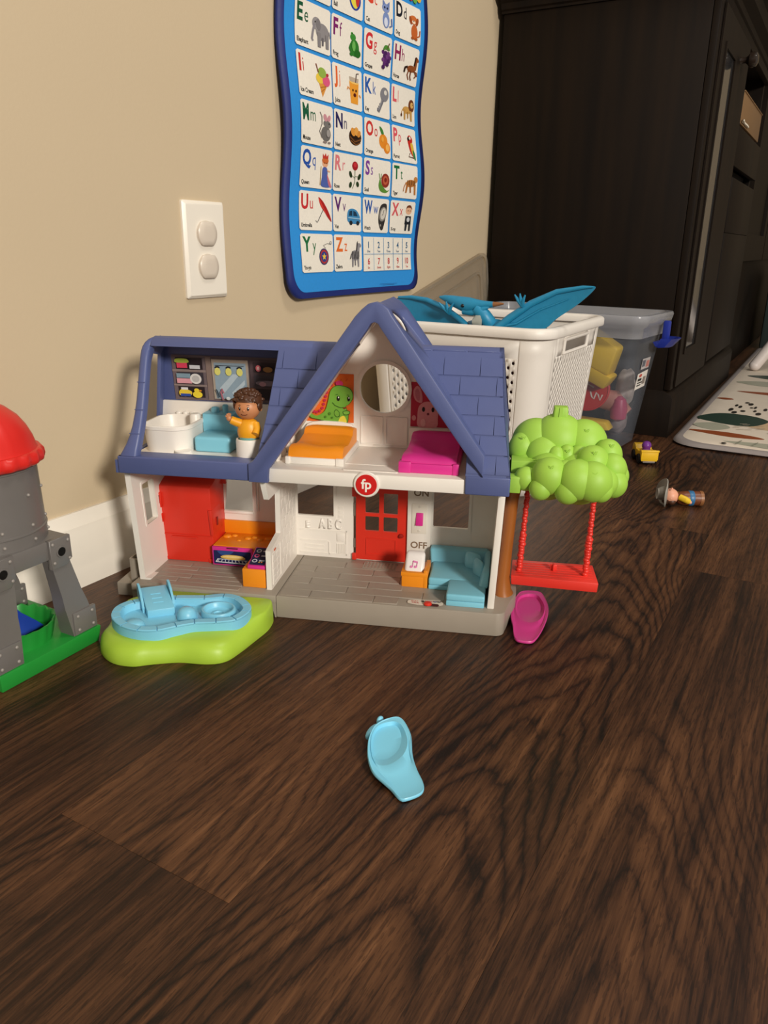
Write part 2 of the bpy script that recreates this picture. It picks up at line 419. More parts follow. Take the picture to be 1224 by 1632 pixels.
LET = dict(
 B=('Ball', '#c9372c', [('e', .72, .45, .2, .28, 0, '#2a3f9a'), ('e', .68, .47, .13, .26, 15, '#e3d34b'), ('e', .8, .5, .07, .22, 0, '#c3322f')]),
 C=('Cat', '#d8452e', [('e', .74, .3, .13, .22, 0, '#7a8fc2'), ('e', .72, .62, .14, .12, 0, '#7f93c6'), ('p', [(.6, .66), (.6, .84), (.7, .74)], '#6b80b5'), ('p', [(.76, .74), (.86, .84), (.85, .66)], '#6b80b5'), ('e', .67, .63, .03, .03, 0, '#1d2440'), ('e', .77, .63, .03, .03, 0, '#1d2440'), ('e', .72, .24, .07, .13, 0, '#d5dcee'), ('l', [(.86, .15), (.95, .2), (.93, .4)], .04, '#5d72aa')]),
 D=('Dog', '#161a26', [('e', .74, .32, .13, .22, 0, '#c0622c'), ('e', .7, .66, .16, .13, 0, '#c86a31'), ('e', .58, .62, .05, .12, 15, '#9c4a1e'), ('e', .84, .64, .05, .13, -15, '#9c4a1e'), ('e', .7, .6, .07, .05, 0, '#f0d9bd'), ('e', .7, .63, .02, .02, 0, '#20110a'), ('l', [(.84, .2), (.94, .26), (.95, .42)], .04, '#b55826'), ('e', .66, .13, .06, .04, 0, '#a8521f'), ('e', .8, .13, .06, .04, 0, '#a8521f')]),
 E=('Elephant', '#135436', [('e', .76, .48, .2, .21, 0, '#8b8789'), ('e', .58, .64, .13, .15, 0, '#949092'), ('l', [(.52, .62), (.47, .42), (.44, .25), (.47, .2)], .06, '#88848a'), ('e', .63, .63, .07, .13, 10, '#7b777a'), ('p', [(.6, .45), (.7, .45), (.7, .1), (.61, .1)], '#827e80'), ('p', [(.84, .45), (.94, .45), (.94, .12), (.85, .12)], '#827e80'), ('p', [(.73, .35), (.79, .35), (.78, .16), (.73, .16)], '#6d696c'), ('e', .53, .67, .015, .02, 0, '#1c1c1e'), ('l', [(.95, .55), (.98, .4)], .02, '#77737a')]),
 F=('Frog', '#7b2168', [('e', .74, .42, .16, .22, 0, '#2f7a2b'), ('e', .68, .68, .1, .09, 20, '#3b8a34'), ('e', .64, .76, .04, .04, 0, '#57a646'), ('e', .64, .76, .02, .02, 0, '#10200c'), ('e', .84, .3, .11, .1, 30, '#246621'), ('e', .62, .24, .06, .05, 0, '#2c7328'), ('e', .7, .46, .06, .13, 0, '#69b055'), ('l', [(.6, .5), (.55, .38), (.6, .3)], .05, '#2c7328')]),
 G=('Grapes', '#cf2f35', [('e', .68+.1*i+.05*(j % 2)-.02*j*0, .62-.1*j, .062, .058, 0, ('#5b2a6b', '#47205a', '#6c3a7c')[(i+j) % 3]) for j in range(5) for i in range(3 if j < 3 else (2 if j == 3 else 1))]+[('s', [(.66, .66), (.76, .72), (.9, .7), (.84, .82), (.7, .8)], '#4d8a35'), ('l', [(.8, .74), (.88, .9)], .03, '#5a4322')]),
 H=('Horse', '#8c2456', [('e', .72, .45, .18, .1, 8, '#8a4a22'), ('p', [(.8, .45), (.92, .45), (.95, .72), (.86, .74)], '#8f4e25'), ('e', .92, .76, .09, .05, -35, '#8a4a22'), ('p', [(.84, .8), (.9, .84), (.86, .56), (.8, .56)], '#2e170b'), ('l', [(.62, .42), (.56, .25), (.62, .12)], .045, '#7a3f1c'), ('l', [(.7, .4), (.68, .22), (.72, .12)], .045, '#6b3718'), ('l', [(.84, .42), (.92, .3), (.86, .22)], .045, '#7a3f1c'), ('l', [(.8, .4), (.94, .38), (.96, .28)], .04, '#7a3f1c'), ('l', [(.55, .48), (.45, .44), (.42, .3)], .06, '#2a150a')]),
 I=('Ice Cream', '#c22f2a', [('p', [(.58, .42), (.86, .42), (.68, .06)], '#d6923f'), ('e', .62, .52, .12, .13, 0, '#e4c545'), ('e', .82, .5, .12, .14, 0, '#d8597f'), ('e', .7, .68, .13, .13, 0, '#8fae49'), ('l', [(.58, .66), (.52, .86)], .03, '#7a3b22'), ('e', .86, .66, .04, .04, 0, '#b32a35'), ('l', [(.62, .3), (.8, .36)], .012, '#a9682a'), ('l', [(.64, .2), (.76, .3)], .012, '#a9682a')]),
 J=('Juice', '#e0632c', [('p', [(.58, .14), (.84, .14), (.88, .72), (.54, .72)], '#e59a32'), ('e', .71, .72, .17, .05, 0, '#f0c46c'), ('p', [(.56, .72), (.86, .72), (.88, .84), (.54, .84)], '#b8aa98'), ('l', [(.76, .72), (.8, .96), (.88, .98)], .03, '#5c4b44'), ('e', .66, .5, .025, .035, 0, '#2a170b'), ('e', .77, .5, .025, .035, 0, '#2a170b'), ('e', .72, .38, .05, .05, 0, '#5a1d12'), ('l', [(.54, .5), (.47, .55), (.45, .48)], .03, '#d98a2a'), ('l', [(.88, .42), (.93, .35)], .03, '#d98a2a')]),
 K=('Key', '#2456a8', [('e', .78, .66, .17, .21, -15, '#808086'), ('e', .82, .72, .06, .07, 0, '#d8d4cb'), ('p', [(.66, .54), (.76, .48), (.56, .1), (.47, .14), (.48, .24), (.53, .22), (.52, .3), (.57, .29), (.57, .38), (.61, .38)], '#707077'), ('l', [(.68, .5), (.53, .18)], .02, '#a5a5aa')]),
 L=('Lion', '#d95a62', [('e', .64, .42, .18, .11, 0, '#c99a52'), ('e', .84, .58, .13, .19, 0, '#6f3b1c'), ('e', .86, .6, .07, .09, 0, '#d8aa62'), ('e', .89, .62, .015, .02, 0, '#20120a'), ('p', [(.5, .42), (.58, .42), (.56, .12), (.5, .12)], '#bb8c46'), ('p', [(.76, .42), (.86, .42), (.86, .12), (.79, .12)], '#c3944c'), ('p', [(.64, .38), (.7, .38), (.69, .18), (.65, .18)], '#a97c3b'), ('l', [(.48, .46), (.4, .34), (.38, .26)], .025, '#b98a45'), ('e', .38, .24, .03, .05, 0, '#5c2f15')]),
 M=('Mouse', '#14583a', [('e', .76, .32, .16, .2, 0, '#6d6a68'), ('e', .8, .58, .13, .1, -15, '#757270'), ('e', .74, .74, .06, .1, 15, '#c98f98'), ('e', .86, .74, .05, .09, -15, '#c98f98'), ('e', .86, .6, .015, .02, 0, '#111'+'111'), ('l', [(.62, .2), (.54, .36), (.62, .56), (.62, .76), (.56, .86)], .02, '#6a625f'), ('e', .72, .1, .07, .03, 0, '#8d7f7a'), ('e', .86, .1, .05, .03, 0, '#8d7f7a'), ('e', .82, .34, .06, .1, 0, '#9a9694')]),
 N=('Nest', '#231d55', [('e', .72, .42, .23, .24, 0, '#3a2313'), ('e', .72, .5, .2, .14, 0, '#24140a'), ('e', .64, .55, .08, .12, 20, '#d9923c'), ('e', .76, .58, .08, .12, 0, '#e0a04a'), ('e', .85, .52, .06, .1, -20, '#cf8a38'), ('l', [(.52, .4), (.7, .28), (.92, .38)], .03, '#7a4a22'), ('l', [(.54, .3), (.74, .2), (.9, .28)], .025, '#8b5829')]),
 O=('Orange', '#c9332f', [('e', .7, .48, .17, .22, 0, '#e08a26'), ('e', .84, .3, .13, .17, 0, '#dd8424'), ('e', .86, .31, .07, .11, 0, '#f1b45a'), ('s', [(.62, .7), (.55, .9), (.66, .84), (.72, .7)], '#3f7f35'), ('e', .66, .54, .05, .08, 0, '#eba545')]),
 P=('Parrot', '#d95560', [('s', [(.62, .76), (.72, .86), (.84, .74), (.8, .5), (.86, .2), (.74, .3), (.66, .52)], '#c02b22'), ('s', [(.74, .6), (.84, .6), (.9, .3), (.86, .2), (.78, .36)], '#d9b23a'), ('s', [(.82, .4), (.9, .34), (.94, .1), (.86, .16)], '#2f7d4a'), ('e', .66, .74, .05, .06, 0, '#1d1512'), ('e', .72, .77, .04, .05, 0, '#f1e6d8'), ('l', [(.7, .3), (.64, .18), (.86, .16)], .03, '#5f3a22')]),
 Q=('Queen', '#2450a6', [('e', .76, .7, .1, .12, 0, '#e2a983'), ('e', .76, .77, .11, .09, 0, '#c96a35'), ('p', [(.67, .82), (.67, .95), (.72, .88), (.76, .97), (.8, .88), (.86, .95), (.85, .82)], '#c13b30'), ('s', [(.68, .56), (.82, .56), (.86, .3), (.94, .06), (.64, .06), (.66, .3)], '#4e61a8'), ('s', [(.82, .4), (.88, .1), (.98, .06), (.88, .3)], '#c9707a'), ('l', [(.62, .6), (.6, .08)], .02, '#b79a5a'), ('l', [(.82, .5), (.92, .48)], .03, '#e2a983'), ('e', .73, .7, .012, .016, 0, '#2a1a14'), ('e', .8, .7, .012, .016, 0, '#2a1a14')]),
 R=('Rose', '#d9787f', [('e', .74, .76, .11, .13, 0, '#9f1b24'), ('e', .74, .79, .06, .07, 0, '#c43038'), ('l', [(.74, .64), (.74, .3), (.66, .1)], .02, '#3b5a2c'), ('e', .58, .5, .05, .1, 20, '#1f3319'), ('e', .9, .46, .05, .1, -20, '#1f3319'), ('e', .58, .2, .05, .09, -10, '#243a1c'), ('e', .84, .24, .05, .08, 15, '#243a1c'), ('l', [(.74, .45), (.88, .46)], .012, '#3b5a2c'), ('l', [(.74, .4), (.6, .48)], .012, '#3b5a2c')]),
 S=('Snail', '#7b3f9a', [('s', [(.54, .3), (.6, .52), (.66, .34), (.86, .16), (.98, .2), (.84, .08), (.62, .12)], '#5a8a35'), ('e', .8, .46, .16, .22, 0, '#8c2f22'), ('e', .8, .47, .1, .14, 0, '#b9583c'), ('e', .8, .48, .05, .07, 0, '#7a2419'), ('l', [(.58, .5), (.54, .66)], .02, '#5a8a35'), ('l', [(.62, .5), (.63, .66)], .02, '#5a8a35')]),
 T=('Tiger', '#1c6b3c', [('e', .72, .48, .2, .12, 10, '#b8763a'), ('e', .92, .62, .08, .1, 0, '#c0803f'), ('p', [(.54, .44), (.62, .44), (.56, .16), (.5, .16)], '#a9682f'), ('p', [(.84, .46), (.92, .46), (.94, .12), (.87, .12)], '#b27236'), ('p', [(.66, .42), (.72, .42), (.74, .18), (.69, .18)], '#95592a'), ('l', [(.52, .5), (.44, .34), (.42, .2)], .03, '#a9682f')]+[('l', [(.58+.07*i, .58), (.6+.07*i, .42)], .018, '#2c1a0e') for i in range(5)]),
 U=('Umbrella', '#c52f32', [('s', [(.56, .92), (.72, .8), (.9, .5), (.98, .24), (.84, .38), (.7, .62)], '#a8201f'), ('s', [(.56, .92), (.66, .76), (.84, .42), (.92, .34), (.76, .5), (.62, .7)], '#cf3c34'), ('l', [(.72, .6), (.54, .26), (.5, .2), (.46, .26)], .018, '#3a3a40')]),
 V=('Van', '#5d2c6f', [('s', [(.48, .3), (.5, .6), (.66, .68), (.84, .62), (.96, .42), (.95, .26), (.7, .22)], '#3f86b8'), ('p', [(.53, .46), (.56, .6), (.66, .62), (.66, .46)], '#1e3a52'), ('p', [(.7, .46), (.7, .62), (.8, .58), (.86, .46)], '#1e3a52'), ('e', .6, .25, .06, .07, 0, '#20242a'), ('e', .86, .25, .06, .07, 0, '#20242a'), ('e', .94, .38, .02, .03, 0, '#e4e0cf'), ('l', [(.49, .4), (.95, .38)], .03, '#9cc3dd')]),
 W=('Watch', '#2a57a6', [('s', [(.66, .1), (.58, .4), (.66, .84), (.88, .92), (.92, .7), (.84, .3), (.76, .08)], '#33302e'), ('e', .76, .58, .14, .24, -15, '#8b8780'), ('e', .77, .59, .1, .19, -15, '#cfcabf'), ('l', [(.77, .59), (.8, .72)], .015, '#222'+'222'), ('l', [(.77, .59), (.72, .54)], .015, '#222'+'222'), ('e', .66, .22, .03, .04, 0, '#8f8a80')]),
 X=('X-ray', '#d25a60', [('e', .74, .76, .13, .13, 0, '#e0b08e'), ('s', [(.62, .8), (.66, .92), (.8, .94), (.88, .8), (.8, .86), (.68, .86)], '#6e3a20'), ('p', [(.62, .58), (.86, .58), (.88, .3), (.6, .3)], '#23262b'), ('p', [(.62, .3), (.72, .3), (.7, .08), (.62, .08)], '#2d3036'), ('p', [(.78, .3), (.87, .3), (.87, .08), (.79, .08)], '#2d3036'), ('e', .74, .46, .07, .08, 0, '#c9ccd0'), ('e', .7, .76, .013, .018, 0, '#22160f'), ('e', .79, .76, .013, .018, 0, '#22160f')]),
 Y=('Yo-yo', '#1d6a3d', [('e', .68, .42, .16, .24, 0, '#3d3a63'), ('e', .68, .42, .13, .2, 0, '#b3342f'), ('e', .68, .42, .1, .15, 0, '#2f3f86'), ('p', [(.68+(.075 if i % 2 == 0 else .032)*sin(i*pi/5), .42+(.11 if i % 2 == 0 else .047)*cos(i*pi/5)) for i in range(10)], '#e6c23f'), ('l', [(.74, .66), (.66, .74), (.8, .8), (.88, .78)], .015, '#555'+'555'), ('e', .91, .82, .035, .05, 0, '#777'+'777'), ('e', .91, .82, .02, .03, 0, '#e4ded2')]),
 Z=('Zebra', '#df6c2c', [('e', .74, .45, .17, .16, 0, '#9a979a'), ('p', [(.78, .5), (.9, .5), (.92, .78), (.82, .8)], '#8f8c8f'), ('e', .9, .76, .08, .06, -35, '#89868a'), ('p', [(.6, .4), (.68, .4), (.66, .1), (.61, .1)], '#8a878b'), ('p', [(.8, .4), (.88, .4), (.88, .1), (.83, .1)], '#8a878b'), ('p', [(.7, .34), (.75, .34), (.75, .14), (.71, .14)], '#6f6c70'), ('p', [(.8, .84), (.84, .9), (.8, .58), (.76, .58)], '#2a2a2d'), ('l', [(.58, .5), (.53, .34)], .025, '#3a383c')]+[('l', [(.61+.055*i, .58), (.63+.055*i, .34)], .02, '#262529') for i in range(5)]),
)
rows = [(.744, .690, 'ABCD'), (.6845, .6285, 'EFGH'), (.6232, .5680, 'IJKL'), (.5628, .5085, 'MNOP'), (.5050, .4510, 'QRST'), (.4465, .3930, 'UVWX'), (.3882, .3335, 'YZ')]
cols = [(.9705, 1.0555), (1.0585, 1.1410), (1.1465, 1.2290), (1.2345, 1.3170)]
CARD = '#ece6da'
def card(ch, cx, rz_):
    x0, x1 = cx; z1, z0 = rz_
    fn = lambda u, v, l=0: PF(x0+(x1-x0)*u, z0+(z1-z0)*v, .0046+l)
    b = B(); mats = [ink(CARD)]
    rr = rrect(0, 1, 0, 1, .06, 3)
    # cards bend with the cloth: a strip grid, rounded at the corners
    n = 8
    for i in range(n):
        for j in range(n):
            q = [(i/n, j/n), ((i+1)/n, j/n), ((i+1)/n, (j+1)/n), (i/n, (j+1)/n)]
            if (i in (0, n-1)) and (j in (0, n-1)):
                cxn, cyn = (0 if i == 0 else 1), (0 if j == 0 else 1)
                q = [p for p in q if p != (cxn, cyn)]+[]
                k = .35
                a_, b_ = ((cxn+(k if cxn == 0 else -k)/n, cyn), (cxn, cyn+(k if cyn == 0 else -k)/n))
                ring = q+[a_, b_]; mx_, my_ = (i+.5)/n, (j+.5)/n
                q = sorted(ring, key=lambda p: math.atan2(p[1]-my_, p[0]-mx_))
            b.poly([fn(*p) for p in q])
    if ch in LET:
        wd, colr, pic = LET[ch]
        col = ink(colr); mats.append(col); b.mat(1); f = lambda u, v: fn(u, v, .00012)
        asp = (z1-z0)/(x1-x0)
        w_ = put_text(b, ch, f, .06, .555, .38, .035, asp*(.98 if ch not in 'MW' else .78))
        put_text(b, ch.lower(), f, .06+(w_ or .2)+.045, .555, .33, .0, asp*.85)
        mats.append(ink('#15130f')); b.mat(2); put_text(b, wd, f, .05, .085, .105, .03, asp*.95)
        picture(b, mats, lambda u, v, l: fn(.04+u*.96, v*.92+.02, l), pic)
    o = b.done('letter_card', mats, pst, recalc=False, smooth=False)
    if ch in LET: o['label'] = 'white card with letter '+ch+' and word '+LET[ch][0]
    return o
for z1, z0, s in rows:
    for i, ch in enumerate(s): card(ch, cols[i], (z1, z0))
# number card
x0, x1, z0, z1 = 1.1465, 1.3160, .3320, .3862
fn = lambda u, v, l=0: PF(x0+(x1-x0)*u, z0+(z1-z0)*v, .0046+l)
b = B(); mats = [ink(CARD)]
b.grid(lambda u, v: fn(u, v), 12, 6)
pic = [('l', [(.2*i, .02), (.2*i, .98)], .006, '#4b90c4') for i in range(1, 5)]+[('l', [(.01, .5), (.99, .5)], .012, '#4b90c4')]
picture(b, mats, lambda u, v, l: fn(u, v, l), pic)
for i in range(10):
    cx = .1+.2*(i % 5); cy = .68 if i < 5 else .2
    col = ink('#2f5f86' if i < 5 else '#c23a3a')
    if col not in mats: mats.append(col)
    b.mat(mats.index(col)); f = lambda u, v: fn(u, v, .0004)
    put_text(b, str(i+1), f, cx, cy, .19, .02, .33, 'c')
    put_text(b, 'One Two Three Four Five Six Seven Eight Nine Ten'.split()[i], f, cx, cy-.13, .075, .005, .33, 'c')
o = b.done('number_card', mats, pst, recalc=False, smooth=False); o['label'] = 'card with the numbers one to ten'
# printed balloons on the heading and the fine print line
b = B(); mats = [ink('#b02a2a')]
fn2 = lambda u, v, l=0: PF(1.0+u, .75+v, .0046+l)
picture(b, mats, fn2, [('e', .272, .011, .008, .009, 0, '#26318a'), ('e', .286, .010, .008, .010, 0, '#c0302e'), ('e', .299, .009, .0085, .010, 0, '#69a84a'), ('e', .312, .012, .008, .009, 0, '#e0b23c')])
picture(b, mats, lambda u, v, l=0: PF(1.2+u, .309+v, .0046+l), [('l', [(0, .001), (.06, .001)], .0006, '#2a6fae'), ('l', [(.01, -.0008), (.05, -.0008)], .0006, '#2a6fae')])
b.done('printed_heading', mats, pst, recalc=False, smooth=False)

# ------------------------------------------------------------------ the toy house (its own frame: x along the front, y to the back)
HROT = radians(-69.27); HLOC = (.6710, -.4728, 0)
house = thing('toy_house', 'open plastic dollhouse with a blue shingled roof, white walls and grey base', 'dollhouse', HLOC, HROT)
PW_ = plastic('#ece6dd', .36, .03, .02); PGREY = plastic('#9b9184', .42, .04, .03); PBLUE = plastic('#525d8c', .42, .05, .03)
PRED = plastic('#d5301f', .36, .03, .03); PORG = plastic('#ee9018', .38, .03, .03); PMAG = plastic('#d62f8d', .36, .03, .03)
PAQUA = plastic('#80c6dc', .38, .03, .03); PGREEN = plastic('#9ac648', .52, .03, .04); PTRUNK = plastic('#98581f', .45, .05, .12, 45)
def hp(b, name, m, parent=None, **k): return b.done(name, m, parent or house, **k)
DK = .0252
# base
arc = [(-.012+.010*sin(a*pi/12), .010-.010*cos(a*pi/12)) for a in range(7)]
outl = [(-.240, 0)]+arc+[(.002, .030), (.0055, .042), (.0085, .055), (.0085, .080), (.002, .095), (-.002, .122), (-.240, .122)]
base = hp(B().prism(outl, 0, DK, 'xy', bev=.0012), 'base', PGREY)
lb = B()
lb.box(-.402, -.2405, -.001, .122, .0165, DK, .001)
lb.box(-.402, -.372, 0, .12, 0, .0165, .001).box(-.262, -.2405, .030, .12, 0, .0165, .001).box(-.30, -.28, .09, .12, 0, .0165)
hp(lb, 'wing_base', PGREY)
hp(B().box(-.430, -.399, .020, .100, 0, .0155, .001), 'side_step', PGREY)
sp = B().prism(rrect(-.4155, -.4040, .0245, .0420, .002, 2), .0155, .043, 'xy', [rrect(-.4138, -.4056, .0262, .0403, .0012, 2)])
hp(sp, 'side_post', PGREY)
hp(B().prism([(0, 0)]+[(.020-.0165*1.1*cos(a*pi/16)+0, .0165*sin(a*pi/16)) for a in range(9)]+[(.020, .0166), (0, .0166)], -.006, .0, 'xz', bev=0).xf(lambda p: (-.2405-p.x+.0, p.y+.006, p.z)), 'base_arch', PGREY)
# moulded floor boards
def board(x0, x1, y0, y1, z=DK): hp(B().box(x0, x1, y0, y1, z-.0004, z+.0007, .0004, 1), 'floor_board', PGREY)
for r_, (xs, y0) in enumerate((([-.2385, -.206, -.138, -.112], .0025), ([-.2385, -.170, -.0885, -.065], .0190), ([-.2385, -.214, -.150, -.112], .0355), ([-.2385, -.186, -.117], .0520), ([-.2385, -.216, -.150, -.117], .0685), ([-.2385, -.185, -.117], .0850))):
    for a_, b_ in zip(xs, xs[1:]): board(a_+.0004, b_-.0004, y0, y0+.0158)
for r_ in range(6):
    y0 = .004+r_*.0102
    xs = [-.386, -.345-.012*(r_ % 2), -.2825] if r_ % 3 else [-.386, -.2825]
    for a_, b_ in zip(xs, xs[1:]): board(a_+.0004, b_-.0004, y0, y0+.0095)
# doormat texture: a fine moulded weave before the red door
dm = B()
for i in range(9):
    dm.box(-.163+.004*i, -.1612+.004*i, .088, .108, DK, DK+.0012)
for j in range(5): dm.box(-.165, -.127, .0885+.004*j, .0899+.004*j, DK, DK+.0013)
tag(hp(dm, 'door_mat', PGREY), kind='stuff')

# lower walls
WT = .150
bw = B().prism([(-.252, DK), (-.0135, DK), (-.0105, WT), (-.252, WT)], .1140, .1168, 'xz',
   [[(-.2468, .0762), (-.2036, .0762), (-.2036, .128), (-.2468, .128)], [(-.1807, DK+.001), (-.1172, DK+.001), (-.1172, .142), (-.1807, .142)], rrect(-.0882, -.0484, .0722, .128, .0015, 2)])
back = hp(bw, 'back_wall', PW_)
def frame_ring(x0, x1, z0, z1, wd, y0, y1, name='window_frame', parent=None, m=None):
    hp(B().prism(rrect(x0-wd, x1+wd, z0-wd, z1+wd, .001, 2), y0, y1, 'xz', [rrect(x0, x1, z0, z1, .001, 2)]), name, m or PW_, parent)
frame_ring(-.0882, -.0484, .0722, .128, .003, .1128, .1142, parent=back)
frame_ring(-.2462, -.2036, .0762, .128, .0028, .1130, .1142, parent=back)
# door
door = hp(B().prism([(-.1772, DK+.001), (-.1176, DK+.001), (-.1176, .141), (-.1772, .141)], .1128, .1158, 'xz',
   [rrect(-.1665, -.1503, .0838, .1085, .001, 2), rrect(-.1452, -.1288, .0838, .1085, .001, 2), rrect(-.1665, -.1503, .0622, .0800, .001, 2), rrect(-.1452, -.1288, .0622, .0800, .001, 2)]), 'door', PRED)
hp(B().prism(rrect(-.1655, -.1295, .0325, .0535, .001, 2), .1121, .1129, 'xz', [rrect(-.1640, -.1310, .0340, .0520, .001, 2)]), 'door_panel', PRED, door)
hp(B().lathe([(.0001, -.004), (.0022, -.0036), (.0028, -.002), (.0022, -.0005), (.0014, 0)], (-.1240, .1128, .0592), 'y', 16), 'door_knob', plastic('#9c1d14', .4), door)
for z0, z1 in ((.103, .116), (.0255, .0335)): hp(B().box(-.1815, -.1765, .1105, .1145, z0, z1, .0008), 'hinge', PRED, door)
for z0, z1 in ((.040, .051), (.079, .0945)): hp(B().box(-.180, -.1772, .1138, .1150, z0, z1), 'hinge_slot', plastic('#6f675c', .5), door)
# switch panel
sw = hp(B().box(-.1172, -.0900, .1098, .1150, DK, .1495, .0006), 'switch_panel', PW_)
hp(B().box(-.1122, -.0950, .1090, .1100, .0642, .1002, .0007), 'switch_plate', plastic('#e4dccf', .32, .02), sw)
tg = B().hexa([(-.1076, .1066, .0745), (-.0992, .1066, .0745), (-.0992, .1095, .0745), (-.1076, .1095, .0745), (-.1070, .1082, .0895), (-.0990, .1082, .0895), (-.0990, .1095, .0895), (-.1070, .1095, .0895)], .0006)
hp(tg, 'toggle', PMAG, sw)['label'] = 'magenta toggle switch'
for z in (.0967, .0677): hp(B().lathe([(.0001, -.0006), (.0014, -.0004), (.0016, 0)], (-.1035, .1090, z), 'y', 12), 'screw', plastic('#d8d0c4', .3), sw)
b = B(); f = lambda u, v: (u, .1096, v)
put_text(b, 'OFF', f, -.1128, .0464, .0080, .02, 1.0); put_text(b, 'ON', f, -.1105, .1092, .0080, .02, 1.0)
hp(b, 'switch_lettering', ink('#7d6550'), sw, recalc=False, smooth=False)
# moulded toy shelf with letters under the left window
rl = B()
rl.box(-.2440, -.1880, .1132, .1142, .0575, .0592).box(-.2440, -.2100, .1132, .1142, .0445, .0460).box(-.2440, -.1880, .1132, .1142, .0290, .0305)
rl.box(-.1895, -.1880, .1132, .1142, .0290, .0592).box(-.2100, -.2085, .1132, .1142, .0290, .0445)
for i in range(6): rl.box(-.2000+i*.0019, -.1990+i*.0019, .1133, .1142, .031, .043)
rl.box(-.2385, -.2150, .1134, .1142, .034, .0355).box(-.2385, -.2150, .1134, .1142, .039, .0402).box(-.2000, -.1905, .1132, .1142, .046, .056, .0004)
hp(rl, 'moulded_shelf', PW_, back)
b = B(); f = lambda u, v: (u, .1137, v)
put_text(b, 'A B C', f, -.2215, .0612, .0125, .03, .62); put_text(b, 'E', f, -.2370, .0608, .0085, .03)
o = hp(b, 'moulded_letters', PW_, back, recalc=False); md = o.modifiers.new('depth', 'SOLIDIFY'); md.thickness = .0016; md.offset = 0
for zz in (.075, .0805, .086, .0915):
    hp(B().box(-.1975, -.1925+.002*random.random(), .1134, .1142, zz, zz+.0032), 'moulded_siding', PW_, back)
# right wall, leaning like all the moulded walls
rw = B().hexa([(-.0208, .0105, DK), (-.0139, .0105, DK), (-.0139, .1165, DK), (-.0208, .1165, DK), (-.0163, .0105, WT), (-.0095, .0105, WT), (-.0095, .1165, WT), (-.0163, .1165, WT)], .0008)
hp(rw, 'side_wall', PW_)
# partition between kitchen and living room
part = B().prism([(.0125, DK), (.0125, .0695), (.0165, .0705), (.050, .0765), (.0515, .1262), (.0132, .1262), (.0035, .146), (.0035, WT), (.115, WT), (.115, DK)], -.2540, -.2484, 'yz')
part = hp(part, 'partition_wall', PW_)
hp(B().prism([(.0175, .029), (.0175, .064), (.047, .0685), (.047, .029)], -.2486, -.2478, 'yz', [[(.0185, .030), (.0185, .0632), (.046, .0675), (.046, .030)]]), 'moulded_panel', PW_, part)
for k in range(4):
    for y0, y1 in ((.0205, .0315), (.0325, .0445)):
        hp(B().box(-.2486, -.2480, y0, y1, .0315+k*.008, .0375+k*.008, .0003, 1), 'moulded_brick', PW_, part)
for k in range(9):
    for j in range(4):
        hp(B().box(-.2486, -.2481, .0560+j*.0135+(k % 2)*.004, .0560+j*.0135+.0105+(k % 2)*.004, .034+k*.0115, .034+k*.0115+.0090, .0003, 1), 'moulded_brick', PW_, part)
hp(B().box(-.2487, -.2479, .0245, .0305, .0655, .0672), 'slot', plastic('#c9531c', .5), part)
# kitchen walls
lw = B().prism([(.0125, DK), (.0125, WT), (.115, WT), (.115, DK)], -.3975, -.3912, 'yz', [[(.0330, .0812), (.0600, .0812), (.0600, .125), (.0555, .1275), (.0355, .1275), (.0330, .1235)]])
lean = lambda p: (p.x-(p.z-DK)*.055, p.y, p.z)
lw = hp(lw.xf(lean), 'side_wall', PW_)
fr_ = B().prism(rrect(.0305, .0625, .0787, .1300, .003, 3), -.3916, -.3906, 'yz', [rrect(.0330, .0600, .0812, .1272, .002, 3)])
hp(fr_.xf(lean), 'window_frame', PW_, lw)
hp(B().prism([(.0125, DK), (.034, DK), (.0125, .0275)], -.3912, -.3850, 'yz'), 'foot', PW_, lw)
kb = B().prism([(-.3975, DK), (-.252, DK), (-.252, WT), (-.4030, WT)], .1105, .1130, 'xz', [[(-.3345, .0768), (-.2995, .0768), (-.2995, .128), (-.3325, .128), (-.3305, .112), (-.3320, .092)]])
kb = hp(kb, 'kitchen_wall', PW_)
hp(B().box(-.3355, -.2985, .1085, .1106, .0735, .0768, .0005), 'window_sill', PW_, kb)
for x in (-.2955, -.2925): hp(B().box(x-.0006, x+.0006, .1092, .1106, .078, .128), 'moulded_trim', PW_, kb)
# fridge
fr = B().hexa([(-.3962, .0708, DK), (-.3342, .0708, DK), (-.3342, .1105, DK), (-.3962, .1105, DK), (-.3990, .0725, .1145), (-.3362, .0725, .1145), (-.3340, .1105, .128), (-.3990, .1105, .128)], .0012)
fridge = hp(fr, 'toy_fridge', PRED)
hp(B().hexa([(-.3985, .1065, .110), (-.3300, .1065, .110), (-.3300, .1105, .110), (-.3985, .1105, .110), (-.4030, .1065, WT), (-.3385, .1065, WT), (-.3385, .1105, WT), (-.4030, .1105, WT)], .0006), 'back_plate', PRED, fridge)
hp(B().box(-.3845, -.3535, .0692, .0712, .0540, .0556, .0006), 'drawer_handle', PRED, fridge)
hp(B().box(-.3955, -.3350, .0702, .0710, .0572, .0580), 'drawer_seam', PRED, fridge)
hp(B().hexa([(-.3372, .0700, .0585), (-.3336, .0700, .0585), (-.3330, .1000, .0605), (-.3372, .1000, .0605), (-.3395, .0705, .0890), (-.3350, .0705, .0890), (-.3338, .0960, .0900), (-.3390, .0960, .0900)], .0010), 'door_edge', PRED, fridge)
hp(B().box(-.3336, -.3326, .083-.002, .0845, .068, .0775), 'handle_slot', plastic('#8d1a12', .5), fridge)
